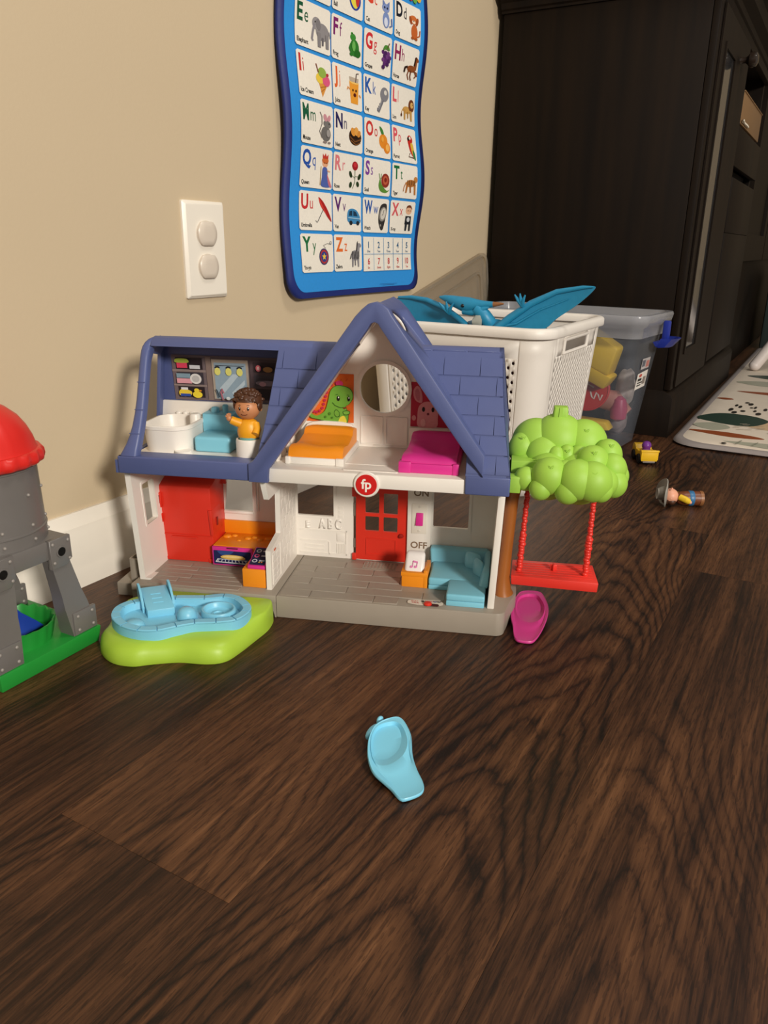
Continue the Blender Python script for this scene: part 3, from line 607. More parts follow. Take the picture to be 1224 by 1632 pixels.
for z0, z1 in ((.089, .107), (.071, .082), (.047, .061), (.037, .043)):
    hp(B().box(-.3995+.0, -.3935, .0690, .0730, z0, z1, .0010), 'hinge', PRED, fridge)
    hp(B().box(-.3965, -.3950, .0684, .0692, z0+.003, z1-.003), 'hinge_slot', plastic('#7c160f', .5), fridge)
for x in (-.3945, -.3395): hp(B().box(x-.0016, x+.0036, .0696, .0720, DK, .030, .0006), 'foot', PRED, fridge)
# orange kitchen counter with oven and hob
kc = B().box(-.3335, -.2535, .0655, .1105, DK, .0500, .0012).box(-.2815, -.2555, .0145, .0670, DK, .0465, .0012)
counter = hp(kc, 'kitchen_counter', PORG)
hp(B().box(-.3375, -.2540, .1070, .1108, .0495, .0655, .0008), 'backsplash', PORG, counter)
hp(B().box(-.2575, -.2535, .060, .1105, .0495, .0655, .0008), 'backsplash', PORG, counter)
for i, (x, y_, r0) in enumerate(((-.3265, .094, .0055), (-.319, .098, .004), (-.301, .092, .0045), (-.294, .096, .004), (-.285, .089, .0038), (-.276, .094, .0055), (-.270, .099, .0045), (-.309, .084, .003))):
    hp(B().sphere((x, y_, .0500), (r0, r0*.8, r0*.45), 2), 'moulded_food', PORG, counter)
oven = hp(B().box(-.3335, -.2860, .0628, .0660, .0268, .0492, .0007), 'oven', PMAG, counter)
b = B(); mats = [ink('#1d2350')]
fo = lambda u, v, l=0: (-.3318+u*.0440, .0625-l, .0285+v*.0165)
flat(b, fo, rrect(0, 1, 0, 1, .03, 2))
picture(b, mats, fo, [('s', [(.1, .95), (.3, .6), (.55, .98), (.3, 1)], '#2f4a86'), ('l', [(.06, .16), (.95, .12)], .07, '#cfd2d8'), ('l', [(.10, .38), (.9, .36)], .05, '#b9bec8'), ('l', [(.06, .16), (.12, .40)], .03, '#d8dade')]
   +[('l', [(.1+.1*i, .14), (.15+.088*i, .38)], .018, '#c7cad2') for i in range(9)]+[('s', [(.2, .55), (.3, .72), (.55, .76), (.78, .7), (.86, .52), (.7, .42), (.4, .42)], '#d9b25a'), ('s', [(.26, .58), (.4, .7), (.66, .7), (.8, .58), (.55, .54)], '#eccf86')])
hp(b, 'oven_print', mats, oven, recalc=False, smooth=False)
hp(B().box(-.3160, -.3030, .0620, .0630, .0476, .0488), 'oven_slot', plastic('#5a1030', .5), oven)
hb = B().hexa([(-.2755, .0150, .0465), (-.2560, .0150, .0465), (-.2560, .0500, .0465), (-.2755, .0500, .0465), (-.2755, .0150, .0500), (-.2560, .0150, .0500), (-.2570, .0500, .0580), (-.2770, .0500, .0580)], .0008)
hob = hp(hb, 'hob_panel', PMAG, counter)
b = B(); mats = [ink('#23264a')]
fh = lambda u, v, l=0: (-.2745-.0012*v+u*.0170, .0172+v*.0310, .0507+v*.0071+l)
flat(b, fh, rrect(0, 1, 0, 1, .05, 2))
sh = []
for i, (u, v) in enumerate(((.28, .8), (.28, .5), (.28, .2))): sh += [('e', u, v, .17, .10, 0, ('#cfd3dc', '#e05c8a', '#cfd3dc')[i]), ('e', u, v, .10, .058, 0, '#2b2f58')]
for i in range(3): sh += [('p', [(.58, .72-.28*i), (.92, .72-.28*i), (.92, .80-.28*i), (.58, .80-.28*i)], '#b8bdca')]
sh += [('e', .62, .1, .05, .03, 0, '#e6c34a'), ('e', .78, .1, .05, .03, 0, '#d9863a'), ('e', .9, .16, .04, .03, 0, '#5aa0c8')]
picture(b, mats, fh, sh); hp(b, 'hob_print', mats, hob, recalc=False, smooth=False)

# side table with the music button, sofa
tb = hp(B().box(-.1142, -.0866, .0480, .0800, DK, .0412, .0007), 'side_table', PORG)
hp(B().box(-.1150, -.0858, .0474, .0806, .0378, .0425, .0006), 'table_rim', PORG, tb)
hp(B().box(-.0905, -.0862, .0476, .0800, DK, .0455, .0007), 'table_side', PORG, tb)
bt = B().hexa([(-.1122, .0500, .0400), (-.0905, .0500, .0400), (-.0905, .0600, .0400), (-.1122, .0600, .0400), (-.1116, .0630, .0602), (-.0908, .0630, .0602), (-.0908, .0710, .0602), (-.1116, .0710, .0602)], .0040, 4)
button = hp(bt, 'music_button', plastic('#efe9e6', .28, .02, .02), tb); button['label'] = 'milky white music button with a pink note'
b = B(); mats = [ink('#e07fb4')]
fnn = lambda u, v, l=0: (-.1062+u*.0088, .0512+(v*.0080+.004)*.60-.0012, .0455+v*.0080)
picture(b, mats, fnn, [('e', .2, .18, .17, .15, 20, '#e07fb4'), ('e', .72, .2, .17, .15, 20, '#e07fb4'), ('p', [(.3, .2), (.38, .2), (.44, .85), (.36, .85)], '#e07fb4'), ('p', [(.82, .22), (.9, .22), (.95, .82), (.87, .82)], '#e07fb4'), ('p', [(.36, .72), (.9, .66), (.96, .84), (.38, .92)], '#e07fb4')])
hp(b, 'note_print', mats, button, recalc=False, smooth=False)
so = B().box(-.0850, -.0235, .0460, .0960, .0300, .0388, .0022, 3).box(-.0848, -.0237, .0465, .0960, DK, .0305, .0010)
sofa = hp(so, 'toy_sofa', PAQUA)
ch = B().box(-.0630, -.0236, .0092, .0520, .0310, .0385, .0020, 3).box(-.0627, -.0238, .0097, .0520, DK, .0312, .0010)
hp(ch, 'chaise_seat', PAQUA, sofa)
hp(B().hexa([(-.0865, .0880, DK), (-.0245, .0880, DK), (-.0245, .1120, DK), (-.0865, .1120, DK), (-.0895, .0990, .0520), (-.0235, .0990, .0520), (-.0235, .1125, .0520), (-.0895, .1125, .0520)], .0028, 3), 'sofa_back', PAQUA, sofa)
hp(B().hexa([(-.0315, .0330, .036), (-.0215, .0330, .036), (-.0215, .1050, .036), (-.0315, .1050, .036), (-.0268, .0420, .0520), (-.0205, .0420, .0520), (-.0205, .1050, .0520), (-.0268, .1050, .0520)], .0025, 3), 'sofa_arm', PAQUA, sofa)
for i, (x, y_, z, a, rr_) in enumerate(((-.0400, .084, .0455, -.5, (.0105, .0048, .0100)), (-.0330, .068, .0445, -1.0, (.0095, .0045, .0098)))):
    q = B()
    def cush(u, v, a=a, x=x, y_=y_, z=z, rr_=rr_): return None
    for k in range(2): pass
    rings = []
    for j in range(7):
        ph = -pi/2+pi*j/6; rings.append([(math.copysign(abs(cos(2*pi*i_/20))**.6, cos(2*pi*i_/20))*rr_[0]*max(.05, cos(ph)), rr_[1]*sin(ph), math.copysign(abs(sin(2*pi*i_/20))**.6, sin(2*pi*i_/20))*rr_[2]*max(.05, cos(ph))) for i_ in range(20)])
    q.loft(rings).xf(lambda p, a=a, x=x, y_=y_, z=z: (x+p.x*cos(a)-p.y*sin(a), y_+p.x*sin(a)+p.y*cos(a)+(p.z)*.25, z+p.z))
    hp(q, 'cushion', PAQUA, sofa, sharp=60)
# slider with its sticker on the front of the deck
b = B(); mats = [ink('#e9e0d2')]
fs = lambda u, v, l=0: (-.1025+u*.0370, .0045+v*.0125, DK+.0009+l)
flat(b, fs, [(p[0], p[1]) for p in rrect(0, 1, 0, 1, .36, 8)])
picture(b, mats, fs, [('t', 'PLAY', .10, .56, .2, .32, '#c93a34'), ('t', 'TALK', .12, .26, .2, .32, '#c93a34')]+[('e', .42+.115*i, .7, .045, .12, 0, c) for i, c in enumerate(('#1d2c33', '#8a7a4a', '#c46a6a', '#4a4a8a', '#22282e'))]+[('e', .42+.115*i, .7, .022, .06, 0, '#d9d0c2') for i in range(1, 5)])
stk = hp(b, 'slider_sticker', mats, recalc=False, smooth=False)
hp(B().prism(rrect(-.0855, -.0695, .0040, .0090, .0024, 4), DK+.0008, DK+.0013, 'xy'), 'slider_slot', plastic('#471410', .6), stk)
hp(B().lathe([(.0042, 0), (.0042, .0012), (.0030, .0026), (.0001, .0030)], (-.0810, .0066, DK+.0012), 'z', 20), 'slider_knob', PRED, stk)

# ---- upper storey
def bool_cut(o, cutter):
    md = o.modifiers.new('cut', 'BOOLEAN'); md.object = cutter; md.operation = 'DIFFERENCE'; md.solver = 'EXACT'
    bpy.context.view_layer.update(); dg = bpy.context.evaluated_depsgraph_get()
    me = bpy.data.meshes.new_from_object(o.evaluated_get(dg)); old = o.data; o.modifiers.remove(md); o.data = me
    me.name = old.name; bpy.data.meshes.remove(old)
F2 = .1645
hp(B().box(-.2500, -.0450, -.0030, .1120, WT+.0002, F2, .0010).box(-.3960, -.2480, -.0010, .1120, .1560, F2, .0006), 'upper_floor', PW_)
hp(B().prism(rrect(-.1700, -.1150, .006, .010, .0015, 3), F2-.0002, F2+.0008, 'xy'), 'moulded_rail', PW_)
for i in range(1): hp(B().box(-.180, -.118, .030+.018*i, .0305+.018*i, F2-.0002, F2+.0004), 'moulded_line', PW_)
# badge
bd = hp(B().lathe([(.0128, .0), (.0130, -.0015), (.0120, -.0028), (.0001, -.0028)], (-.1437, -.0030, .1545), 'y', 40), 'badge', PW_)
bd['label'] = 'round red badge with white letters fp'
hp(B().lathe([(.0105, .0), (.0103, -.0008), (.0001, -.0008)], (-.1437, -.0057, .1545), 'y', 40), 'badge_face', plastic('#cf2322', .3, .02), bd)
b = B(); f = lambda u, v: (u, -.00665, v)
put_text(b, 'fp', f, -.1437, .1508, .0100, .022, .98, 'c')
hp(b, 'badge_letters', ink('#f4efe6'), bd, recalc=False, smooth=False)
# roof profile, front slope: (y, z)
PRF = [(-.0045, .1690), (-.0030, .1745), (-.0005, .1800), (.003, .1880), (.008, .1975), (.0135, .2095), (.019, .2220), (.031, .2490), (.041, .2690), (.0462, .2770), (.0505, .2810), (.0560, .2825), (.0620, .2815)]
def yz_at(z, off=0.0):
    for (y0, z0), (y1, z1) in zip(PRF, PRF[1:]):
        if z <= z1 or (y1, z1) == PRF[-1]:
            t_ = max(0, min(1, (z-z0)/(z1-z0) if z1 != z0 else 0)); dy, dz = y1-y0, z1-z0; n = math.hypot(dy, dz)
            return y0+dy*t_-dz/n*off, z0+dz*t_+dy/n*off
    return PRF[-1]
ss = lambda z: max(0, min(1, (z-.169)/.113))
xrR = lambda z: -.0205+.0142*(1-ss(z))**1.6
xlR = lambda z: max(-.0488, -.1200-(z-.2490)*-.0-(z-.2490)/1.37+.030) if False else (-.0488 if z < .197 else -.137+(.311-z)/1.37+.0045)
xlL = lambda z: -.2425-.0125*(1-ss(z))**1.5
xrL = lambda z: -.137-(.311-z)/1.41-.0060
def roof_panel(xl, xr, name):
    b = B(); nu = 10
    rows_ = [[(xl(z)+(xr(z)-xl(z))*i/nu, y, z) for i in range(nu+1)] for y, z in PRF]
    inn = [[(x, y+.0042, z-.0028) for x, y, z in r] for r in rows_]
    V = [[b.bm.verts.new(p) for p in r] for r in rows_]; W = [[b.bm.verts.new(p) for p in r] for r in inn]
    m_ = len(V)
    for i in range(m_-1):
        for j in range(nu):
            b.bm.faces.new([V[i][j], V[i][j+1], V[i+1][j+1], V[i+1][j]]); b.bm.faces.new([W[i][j], W[i+1][j], W[i+1][j+1], W[i][j+1]])
        b.bm.faces.new([V[i][0], V[i+1][0], W[i+1][0], W[i][0]]); b.bm.faces.new([V[i][nu], W[i][nu], W[i+1][nu], V[i+1][nu]])
    for j in range(nu):
        b.bm.faces.new([V[0][j], W[0][j], W[0][j+1], V[0][j+1]]); b.bm.faces.new([V[-1][j], V[-1][j+1], W[-1][j+1], W[-1][j]])
    return b
rpr = roof_panel(xlR, xrR, 'r')
rpr.box(-.0488, -.0063, -.0055, .020, .1505, .1692, .0016, 3)
# gable end of the right roof
rpr.loft([[(xrR(z)-.004, y, z) for y, z in PRF]+[(xrR(.17)-.004, .112, .2000), (xrR(.17)-.004, .112, .1505)], [(xrR(z), y, z) for y, z in PRF]+[(xrR(.2), .112, .2000), (xrR(.17), .112, .1505)]])
roofR = hp(rpr, 'roof_panel', PBLUE, sharp=50); roofR['label'] = 'blue shingled roof slope beside the green tree'
rpl = roof_panel(xlL, xrL, 'l')
roofL = hp(rpl, 'roof_panel', PBLUE, sharp=50); roofL['label'] = 'blue shingled roof strip between bathroom and gable'
def shingle(parent, x0, x1, z0, z1, xl, xr):
    b = B(); nu, nv = 3, 5; V, W = [], []
    # keep only the piece inside the slope
    zs = [z0+(z1-z0)*j/nv for j in range(nv+1)]; top = []
    for z in zs:
        a_ = max(x0, xl(z)+.0006); c_ = min(x1, xr(z)-.0006)
        if c_-a_ < .0008: continue
        top.append((z, a_, c_))
    if len(top) < 3: return
    for z, a_, c_ in top:
        t_ = (z-z0)/(z1-z0); off = .0012*(1-t_)**.7+.0002
        if t_ < .02: off = .0009
        y_, zz = yz_at(z, off); y2, z2 = yz_at(z, -.0006)
        V.append([b.bm.verts.new((a_+(c_-a_)*i/nu, y_, zz)) for i in range(nu+1)]); W.append([b.bm.verts.new((a_+(c_-a_)*i/nu, y2, z2)) for i in range(nu+1)])
    for j in range(len(V)-1):
        for i in range(nu): b.bm.faces.new([V[j][i], V[j][i+1], V[j+1][i+1], V[j+1][i]])
        b.bm.faces.new([V[j][0], V[j+1][0], W[j+1][0], W[j][0]]); b.bm.faces.new([V[j][nu], W[j][nu], W[j+1][nu], V[j+1][nu]])
    for i in range(nu): b.bm.faces.new([V[0][i], W[0][i], W[0][i+1], V[0][i+1]])
    hp(b, 'shingle', PBLUE, parent, sharp=35)
zr = [.2735-.0172*i for i in range(7)]
for i in range(6):
    z1, z0 = zr[i], zr[i+1]+.0009
    off = -.0765 if i % 2 == 0 else -.0600
    if i >= 4: off += .004
    xs = [off+.0350*k for k in range(-3, 4)]
    for a_, c_ in zip(xs, xs[1:]): shingle(roofR, a_+.0003, c_-.0003, z0, z1, xlR, xrR)
    off = -.2026 if i % 2 == 0 else -.2195
    xs = [off+.0340*k for k in range(-3, 4)]
    for a_, c_ in zip(xs, xs[1:]): shingle(roofL, a_+.0003, c_-.0003, z0, z1, xlL, xrL)
for a_, c_ in ((-.112, -.090), (-.0885, -.056), (-.0545, -.024)):
    y_, z_ = yz_at(.2785, .0004); hp(B().box(a_, c_, y_-.0004, y_+.004, z_-.0022, z_+.0004, .0004, 1), 'ridge_cap', PBLUE, roofR)
# bathroom frame
bf = B().box(-.4010, -.2420, -.0050, .0180, .1505, .1688, .0016, 3)
frame = hp(bf, 'roof_frame', PBLUE)
zs = [.166, .169, .1745, .180, .188, .1975, .2095, .222, .249, .262, .272, .2790]
xo = [-.4005, -.3990, -.3958, -.3932, -.3905, -.3890, -.3879, -.3875, -.3882, -.3888, -.3890, -.3888]
wd = [.0200, .0185, .0160, .0140, .0120, .0108, .0100, .0095, .0092, .0092, .0095, .0105]
rings = []
for z, x, w_ in zip(zs, xo, wd):
    y_, z_ = yz_at(z); y2, z2 = yz_at(z, -.0095)
    if z > .265: continue
    rings.append([(x, y_+.0030, z_), (x+.0008, y_+.0010, z_), (x+.0028, y_, z_), (x+w_-.0028, y_, z_), (x+w_-.0008, y_+.0010, z_), (x+w_, y_+.0030, z_), (x+w_, y2, z2), (x, y2, z2)])
# the post bends over into the top bar
for t_ in (0, .2, .4, .6, .8, 1.0):
    a_ = t_*pi/2; R1 = .0130; cx_, cz_ = -.3884+R1, .2690
    ox_, oz_ = -cos(a_), sin(a_); th_ = .0092
    o0 = (cx_+ox_*R1, cz_+oz_*R1); i0 = (cx_+ox_*(R1-th_), cz_+oz_*(R1-th_))
    yf = yz_at(min(.281, (o0[1]+i0[1])/2))[0]-.0005+.004*t_
    rings.append([(o0[0], yf+.0030, o0[1]), (o0[0]*.92+i0[0]*.08, yf+.0010, o0[1]*.92+i0[1]*.08), (o0[0]*.72+i0[0]*.28, yf, o0[1]*.72+i0[1]*.28), (o0[0]*.28+i0[0]*.72, yf, o0[1]*.28+i0[1]*.72), (o0[0]*.08+i0[0]*.92, yf+.0010, o0[1]*.08+i0[1]*.92), (i0[0], yf+.0030, i0[1]), (i0[0], yf+.0140, i0[1]), (o0[0], yf+.0140, o0[1])])
post = hp(B().loft(rings), 'roof_post', PBLUE, frame, sharp=50)
for z in (.190, .2125, .2385):
    k = min(range(len(zs)), key=lambda i: abs(zs[i]-z)); y_, z_ = yz_at(z, .0003)
    hp(B().box(xo[k]+.0005, xo[k]+wd[k]-.0005, y_, y_+.002, z_, z_+.0006), 'moulded_line', PBLUE, frame)
hp(B().prism([(.0440, .2735), (.0466, .2775), (.0505, .2812), (.0560, .2826), (.0640, .2815), (.0640, .2765), (.0500, .2735)], -.3790, -.2080, 'yz', bev=.0012), 'top_bar', PBLUE, frame)
# back slope of the bathroom, with its end
bs = B().hexa([(-.4040, .1040, .1660), (-.2440, .1040, .1660), (-.2440, .1120, .1660), (-.4040, .1120, .1660), (-.3920, .0930, .2720), (-.2440, .0930, .2720), (-.2440, .0990, .2750), (-.3920, .0990, .2750)], .0008)
bs.hexa([(-.3860, .0600, .2750), (-.2080, .0600, .2750), (-.2080, .0950, .2690), (-.3880, .0950, .2690), (-.3800, .0600, .2812), (-.2080, .0600, .2812), (-.2080, .0985, .2750), (-.3860, .0985, .2750)], .0006)
hp(bs, 'back_slope', PBLUE)
ge = B().hexa([(-.4045, .0900, .1505), (-.4005, .0900, .1505), (-.4005, .1100, .1505), (-.4045, .1100, .1505), (-.3890, .0840, .2740), (-.3850, .0840, .2740), (-.3850, .0960, .2740), (-.3890, .0960, .2740)], .0006)
ge.hexa([(-.3880, .0500, .2660), (-.3840, .0500, .2660), (-.3840, .0790, .2600), (-.3880, .0790, .2600), (-.3820, .0520, .2800), (-.3790, .0520, .2800), (-.3790, .0900, .2780), (-.3830, .0900, .2780)], .0006)
ge.box(-.4045, -.3990, -.003, .112, .1505, .1640)
hp(ge, 'gable_end', PBLUE)
hp(B().box(-.3995, -.2440, .0960, .1010, F2, .2075, .0010), 'bathroom_wall', PW_)
# back slopes hidden behind, closing the right roof
hp(B().hexa([(-.0490, .1085, .1505), (-.0075, .1085, .1505), (-.0075, .1120, .1505), (-.0490, .1120, .1505), (-.1050, .0600, .2785), (-.0205, .0600, .2785), (-.0205, .0620, .2815), (-.1050, .0620, .2815)]), 'back_slope', PBLUE)
# sticker: shelves and mirror
b = B(); mats = [ink('#6d5f62')]
fm = lambda u, v, l=0: (-.3795-.0022*(1-v)*(1-u)*0+u*.1330, .1036-.0110*((.2085+v*.0500)-.166)/.106-.0006-l, .2085+v*.0500)
flat(b, fm, [(0, 0), (1, 0), (1, 1), (0, 1)])
def rc(a, c, d, e, col): return ('p', [(a, c), (d, c), (d, e), (a, e)], col)
sh = [rc(.035, .06, .265, .30, '#2c2226'), rc(.035, .36, .265, .62, '#3f3940'), rc(.035, .69, .265, .94, '#2a2025'),
 rc(.0, .31, .29, .35, '#8a7a76'), rc(.0, .63, .29, .68, '#8a7a76'), rc(.295, .02, .34, .98, '#837069'), rc(.345, .05, .655, .93, '#a89a8c'), rc(.365, .06, .635, .86, '#8fa3b2'),
 ('p', [(.40, .30), (.52, .62), (.58, .62), (.42, .14)], '#b4c3cd'), ('p', [(.50, .20), (.62, .50), (.62, .40), (.53, .14)], '#b4c3cd'),
 ('l', [(.375, .80), (.62, .80)], .012, '#16161c'), rc(.67, .06, .99, .94, '#544549'), rc(.70, .08, .98, .32, '#2e2529'), rc(.70, .38, .98, .62, '#4a444b'), rc(.70, .68, .98, .90, '#3b3034')]
for i in range(3): sh += [('e', .395+.095*i, .76, .022, .03, 0, '#22222a'), ('e', .395+.095*i, .67, .026, .085, 0, '#dcd676')]
sh += [rc(.05, .72, .14, .84, '#cf3f5a'), ('s', [(.04, .84), (.15, .84), (.14, .92), (.05, .92)], '#9fae44'), rc(.16, .71, .25, .79, '#c7c7cc'), rc(.04, .50, .16, .60, '#7d96a6'), rc(.04, .38, .17, .49, '#d79aa6'), ('e', .205, .49, .05, .115, 0, '#d9d6d4'), ('e', .205, .49, .032, .075, 0, '#b9b6b6'),
 ('s', [(.05, .20), (.09, .26), (.16, .20), (.14, .10), (.06, .10)], '#dfc23b'), rc(.06, .09, .15, .15, '#2c4a9a'), rc(.07, .24, .13, .29, '#d9d9de'), ('e', .21, .14, .042, .075, 0, '#e8cf3a'), ('e', .205, .235, .022, .045, 0, '#e8cf3a'), ('e', .237, .23, .012, .018, 0, '#d98a2a'),
 ('l', [(.43, .05), (.415, .22), (.425, .30), (.44, .20)], .014, '#b06a7a'), ('l', [(.40, .10), (.385, .24), (.375, .28)], .012, '#33434f'), ('e', .475, .085, .018, .035, 0, '#dfe4e6'), ('e', .53, .08, .03, .025, 0, '#c9d0d4'),
 ('e', .75, .78, .022, .07, 0, '#c9626c'), ('e', .75, .78, .011, .04, 0, '#e4b7b4'), ('e', .83, .76, .04, .06, 0, '#a97a44'), ('e', .82, .46, .10, .06, 0, '#7d6f7a'), ('e', .78, .44, .03, .05, 0, '#b48a96')]
picture(b, mats, fm, sh); o = hp(b, 'mirror_sticker', mats, recalc=False, smooth=False); o['label'] = 'sticker of bathroom shelves with mirror and lamps'
# gable trim
inn_l = lambda z, d=0: -.137-(.311-z)/1.41-d
inn_r = lambda z, d=0: -.137+(.311-z)/1.37+d
tp = [(-.2425, .1505), (-.2412, F2), (inn_l(.3020), .3020), (-.1402, .3072), (-.137, .3085), (-.1338, .3072), (inn_r(.3020), .3020), (-.0500, .1920), (-.0319, .1690), (-.0315, .1896), (inn_r(.315, .0185), .3150), (-.1245, .3205), (-.1300, .3245), (-.1365, .3262), (-.1430, .3245), (-.1490, .3195), (inn_l(.313, .0195), .3130), (inn_l(.172, .0215), .1720), (-.2620, .1690), (-.2620, .1505)]
gt = B().prism(tp, -.0080, .0050, 'xz', bev=.0013)
hp(gt, 'gable_trim', PBLUE)
def tent(d_out, d_in, zl, zr_, y0, y1, rnd):
    zo, zi = .3262-rnd, .3262-rnd-(d_out-d_in)*1.15
    def side(d, za): return
    def path(d, cap):
        return [(inn_l(zl, d), zl), (inn_l(cap-.012, d), cap-.012), (-.1450, cap-.0045), (-.1370, cap), (-.1290, cap-.0045), (inn_r(cap-.012, d), cap-.012), (inn_r(zr_, d), zr_)]
    a_ = path(d_out, zo); c_ = path(d_in, zi)
    return B().prism(a_+c_[::-1], y0, y1, 'xz')
dor = hp(tent(.0165, .0115, .200, .200, .0045, .1075, .0020), 'dormer_roof', PBLUE)
lin_ = hp(tent(.0114, .0085, F2, .1930, .0045, .1060, .0085), 'dormer_lining', PW_)
nrm = Vector((.808, 0, .590)); rot = nrm.to_track_quat('Z', 'Y').to_matrix().to_4x4()
for tgt in (dor, lin_):
    cu = B().lathe([(1, -.02), (1, .02)], (0, 0, 0), 'z', 32, scale=(.0215, .0130)).done('cutter', PBLUE, None)
    cu.matrix_world = Matrix.Translation((HLOC[0], HLOC[1], 0)) @ Matrix.Rotation(HROT, 4, 'Z') @ Matrix.Translation((-.1155, .0330, .3092)) @ rot
    bool_cut(tgt, cu); bpy.data.objects.remove(cu)
for y_ in (.030, .075):
    pass
# upper back wall with the round window
ub = B().prism([(-.2435, F2), (-.0440, F2), (-.0480, .1930), (inn_r(.195, .009), .195), (-.1290, .3110), (-.1370, .3155), (-.1450, .3110), (inn_l(.17, .009), .17)], .1045, .1075, 'xz', [ell(-.1452, .2290, .0263, .0263, 40)])
ub = hp(ub, 'upper_wall', PW_)
hp(B().prism(ell(-.1452, .2290, .0300, .0300, 40), .1030, .1046, 'xz', [ell(-.1452, .2290, .0264, .0264, 40)]), 'window_ring', PW_, ub)
for x0_, x1_ in ((-.1705, -.1460), (-.1435, -.1190)):
    hp(B().prism(rrect(x0_, x1_, .1675, .1985, .001, 2), .1034, .1046, 'xz', [rrect(x0_+.0013, x1_-.0013, .1688, .1972, .001, 2)]), 'moulded_door', PW_, ub)
hp(B().box(-.1560, -.1370, .1032, .1046, .1660, .1668), 'moulded_line', PW_, ub)
hp(B().box(-.0478, -.0445, .008, .1060, F2, .2000).box(-.2455, -.2428, .034, .1060, F2, .2000), 'upper_partition', PW_)
for i in range(4):
    hp(B().sphere((-.2420, .030+.018*i, .1685+.0012*i), (.0022, .0075, .0085), 2), 'moulded_trim', PW_)
# wall stickers
b = B(); mats = [ink('#df6a25')]
fd = lambda u, v, l=0: (-.2260+u*.0478, .1040-l, .1900+v*.0530)
flat(b, fd, [(-.18, 0), (1, 0), (1, 1), (.28, 1)])
G1, G2 = '#5f9a35', '#2f5a1d'
sh = [('l', [(.30+.13*i, .86-.02*(i % 2)), (.33+.13*i, .9)], .02, '#c9551c') for i in range(5)]+[('l', [(.06, .42), (.1, .46)], .03, '#c9551c'), ('l', [(.22, .62), (.27, .6)], .03, '#c9551c')]
sh += [('e', .30+.0*i, 0, .01, .01, 0, '#c02e4c') for i in range(0)]
bumps = [(.60, .80), (.50, .76), (.43, .68), (.395, .60), (.37, .52), (.345, .44), (.32, .36), (.29, .28), (.23, .22), (.16, .19), (.10, .20), (.03, .24)]
sh += [('e', x-.012, y_+.012, .034, .030, 0, '#b92a49') for x, y_ in bumps]+[('e', .68, .81, .085, .06, 0, '#c42f6a')]
body = [(-.02, .22), (.0, .1), (.16, .06), (.62, .0), (.84, .0), (.88, .2), (.82, .34), (.90, .40), (.98, .52), (.96, .66), (.84, .74), (.62, .76), (.48, .66), (.42, .45), (.34, .24), (.16, .13), (.05, .16)]
sh += [('s', [((x-.45)*1.03+.45, (y_-.35)*1.03+.35) for x, y_ in body], G2), ('s', body, '#6da63c'), ('s', [(.66, .0), (.70, .12), (.80, .14), (.84, .0)], '#dccd4a'), ('s', [(.55, .20), (.60, .28), (.68, .22), (.68, .13), (.60, .12)], G2), ('s', [(.565, .20), (.605, .265), (.67, .215), (.665, .145), (.605, .135)], '#6da63c'), ('s', [(.76, .24), (.86, .27), (.93, .24), (.90, .18), (.79, .17)], G2), ('s', [(.775, .235), (.86, .255), (.915, .235), (.89, .195), (.80, .185)], '#74ad40'),
 ('l', [(.52, .42), (.58, .36), (.70, .32), (.84, .33)], .014, G2), ('e', .66, .51, .035, .055, 0, '#15180f'), ('e', .90, .51, .032, .05, 0, '#15180f'), ('e', .665, .53, .012, .018, 0, '#e9efe2'), ('e', .905, .53, .011, .016, 0, '#e9efe2'), ('p', [(.76, .33), (.86, .335), (.81, .295)], '#7d2a20'),
 ('e', .46, .19, .03, .03, 0, '#4c8028'), ('e', .36, .12, .025, .025, 0, '#4c8028'), ('e', .52, .11, .022, .022, 0, '#4c8028'), ('l', [(.60, .585), (.66, .60)], .01, G2), ('l', [(.87, .595), (.92, .585)], .01, G2)]
picture(b, mats, fd, sh); o = hp(b, 'dinosaur_sticker', mats, recalc=False, smooth=False); o['label'] = 'orange sticker with a smiling green dinosaur'
b = B(); mats = [ink('#b5223f')]
fb_ = lambda u, v, l=0: (-.1158+u*.046, .1040-l, .1895+v*.0480)
flat(b, fb_, [(0, 0), (1, 0), (1, .35), (.15, 1), (0, 1)])
picture(b, mats, fb_, [('s', [(.10, .60), (.05, .80), (.14, .92), (.24, .80), (.26, .55)], '#d38a93'), ('s', [(.13, .62), (.09, .79), (.15, .86), (.2, .76), (.2, .6)], '#c06d7d'), ('s', [(.2, .0), (.16, .22), (.2, .48), (.4, .58), (.62, .48), (.64, .2), (.6, .0)], '#d98f95'), ('e', .30, .40, .035, .055, 0, '#1a1214'), ('e', .52, .40, .035, .055, 0, '#1a1214'), ('e', .41, .30, .03, .03, 0, '#7c2f3c'), ('e', .08, .2, .05, .06, 0, '#d98f95'), ('e', .3, .1, .06, .09, 0, '#e3a8ab')])
o = hp(b, 'bunny_sticker', mats, recalc=False, smooth=False); o['label'] = 'dark red sticker with a pink bunny'
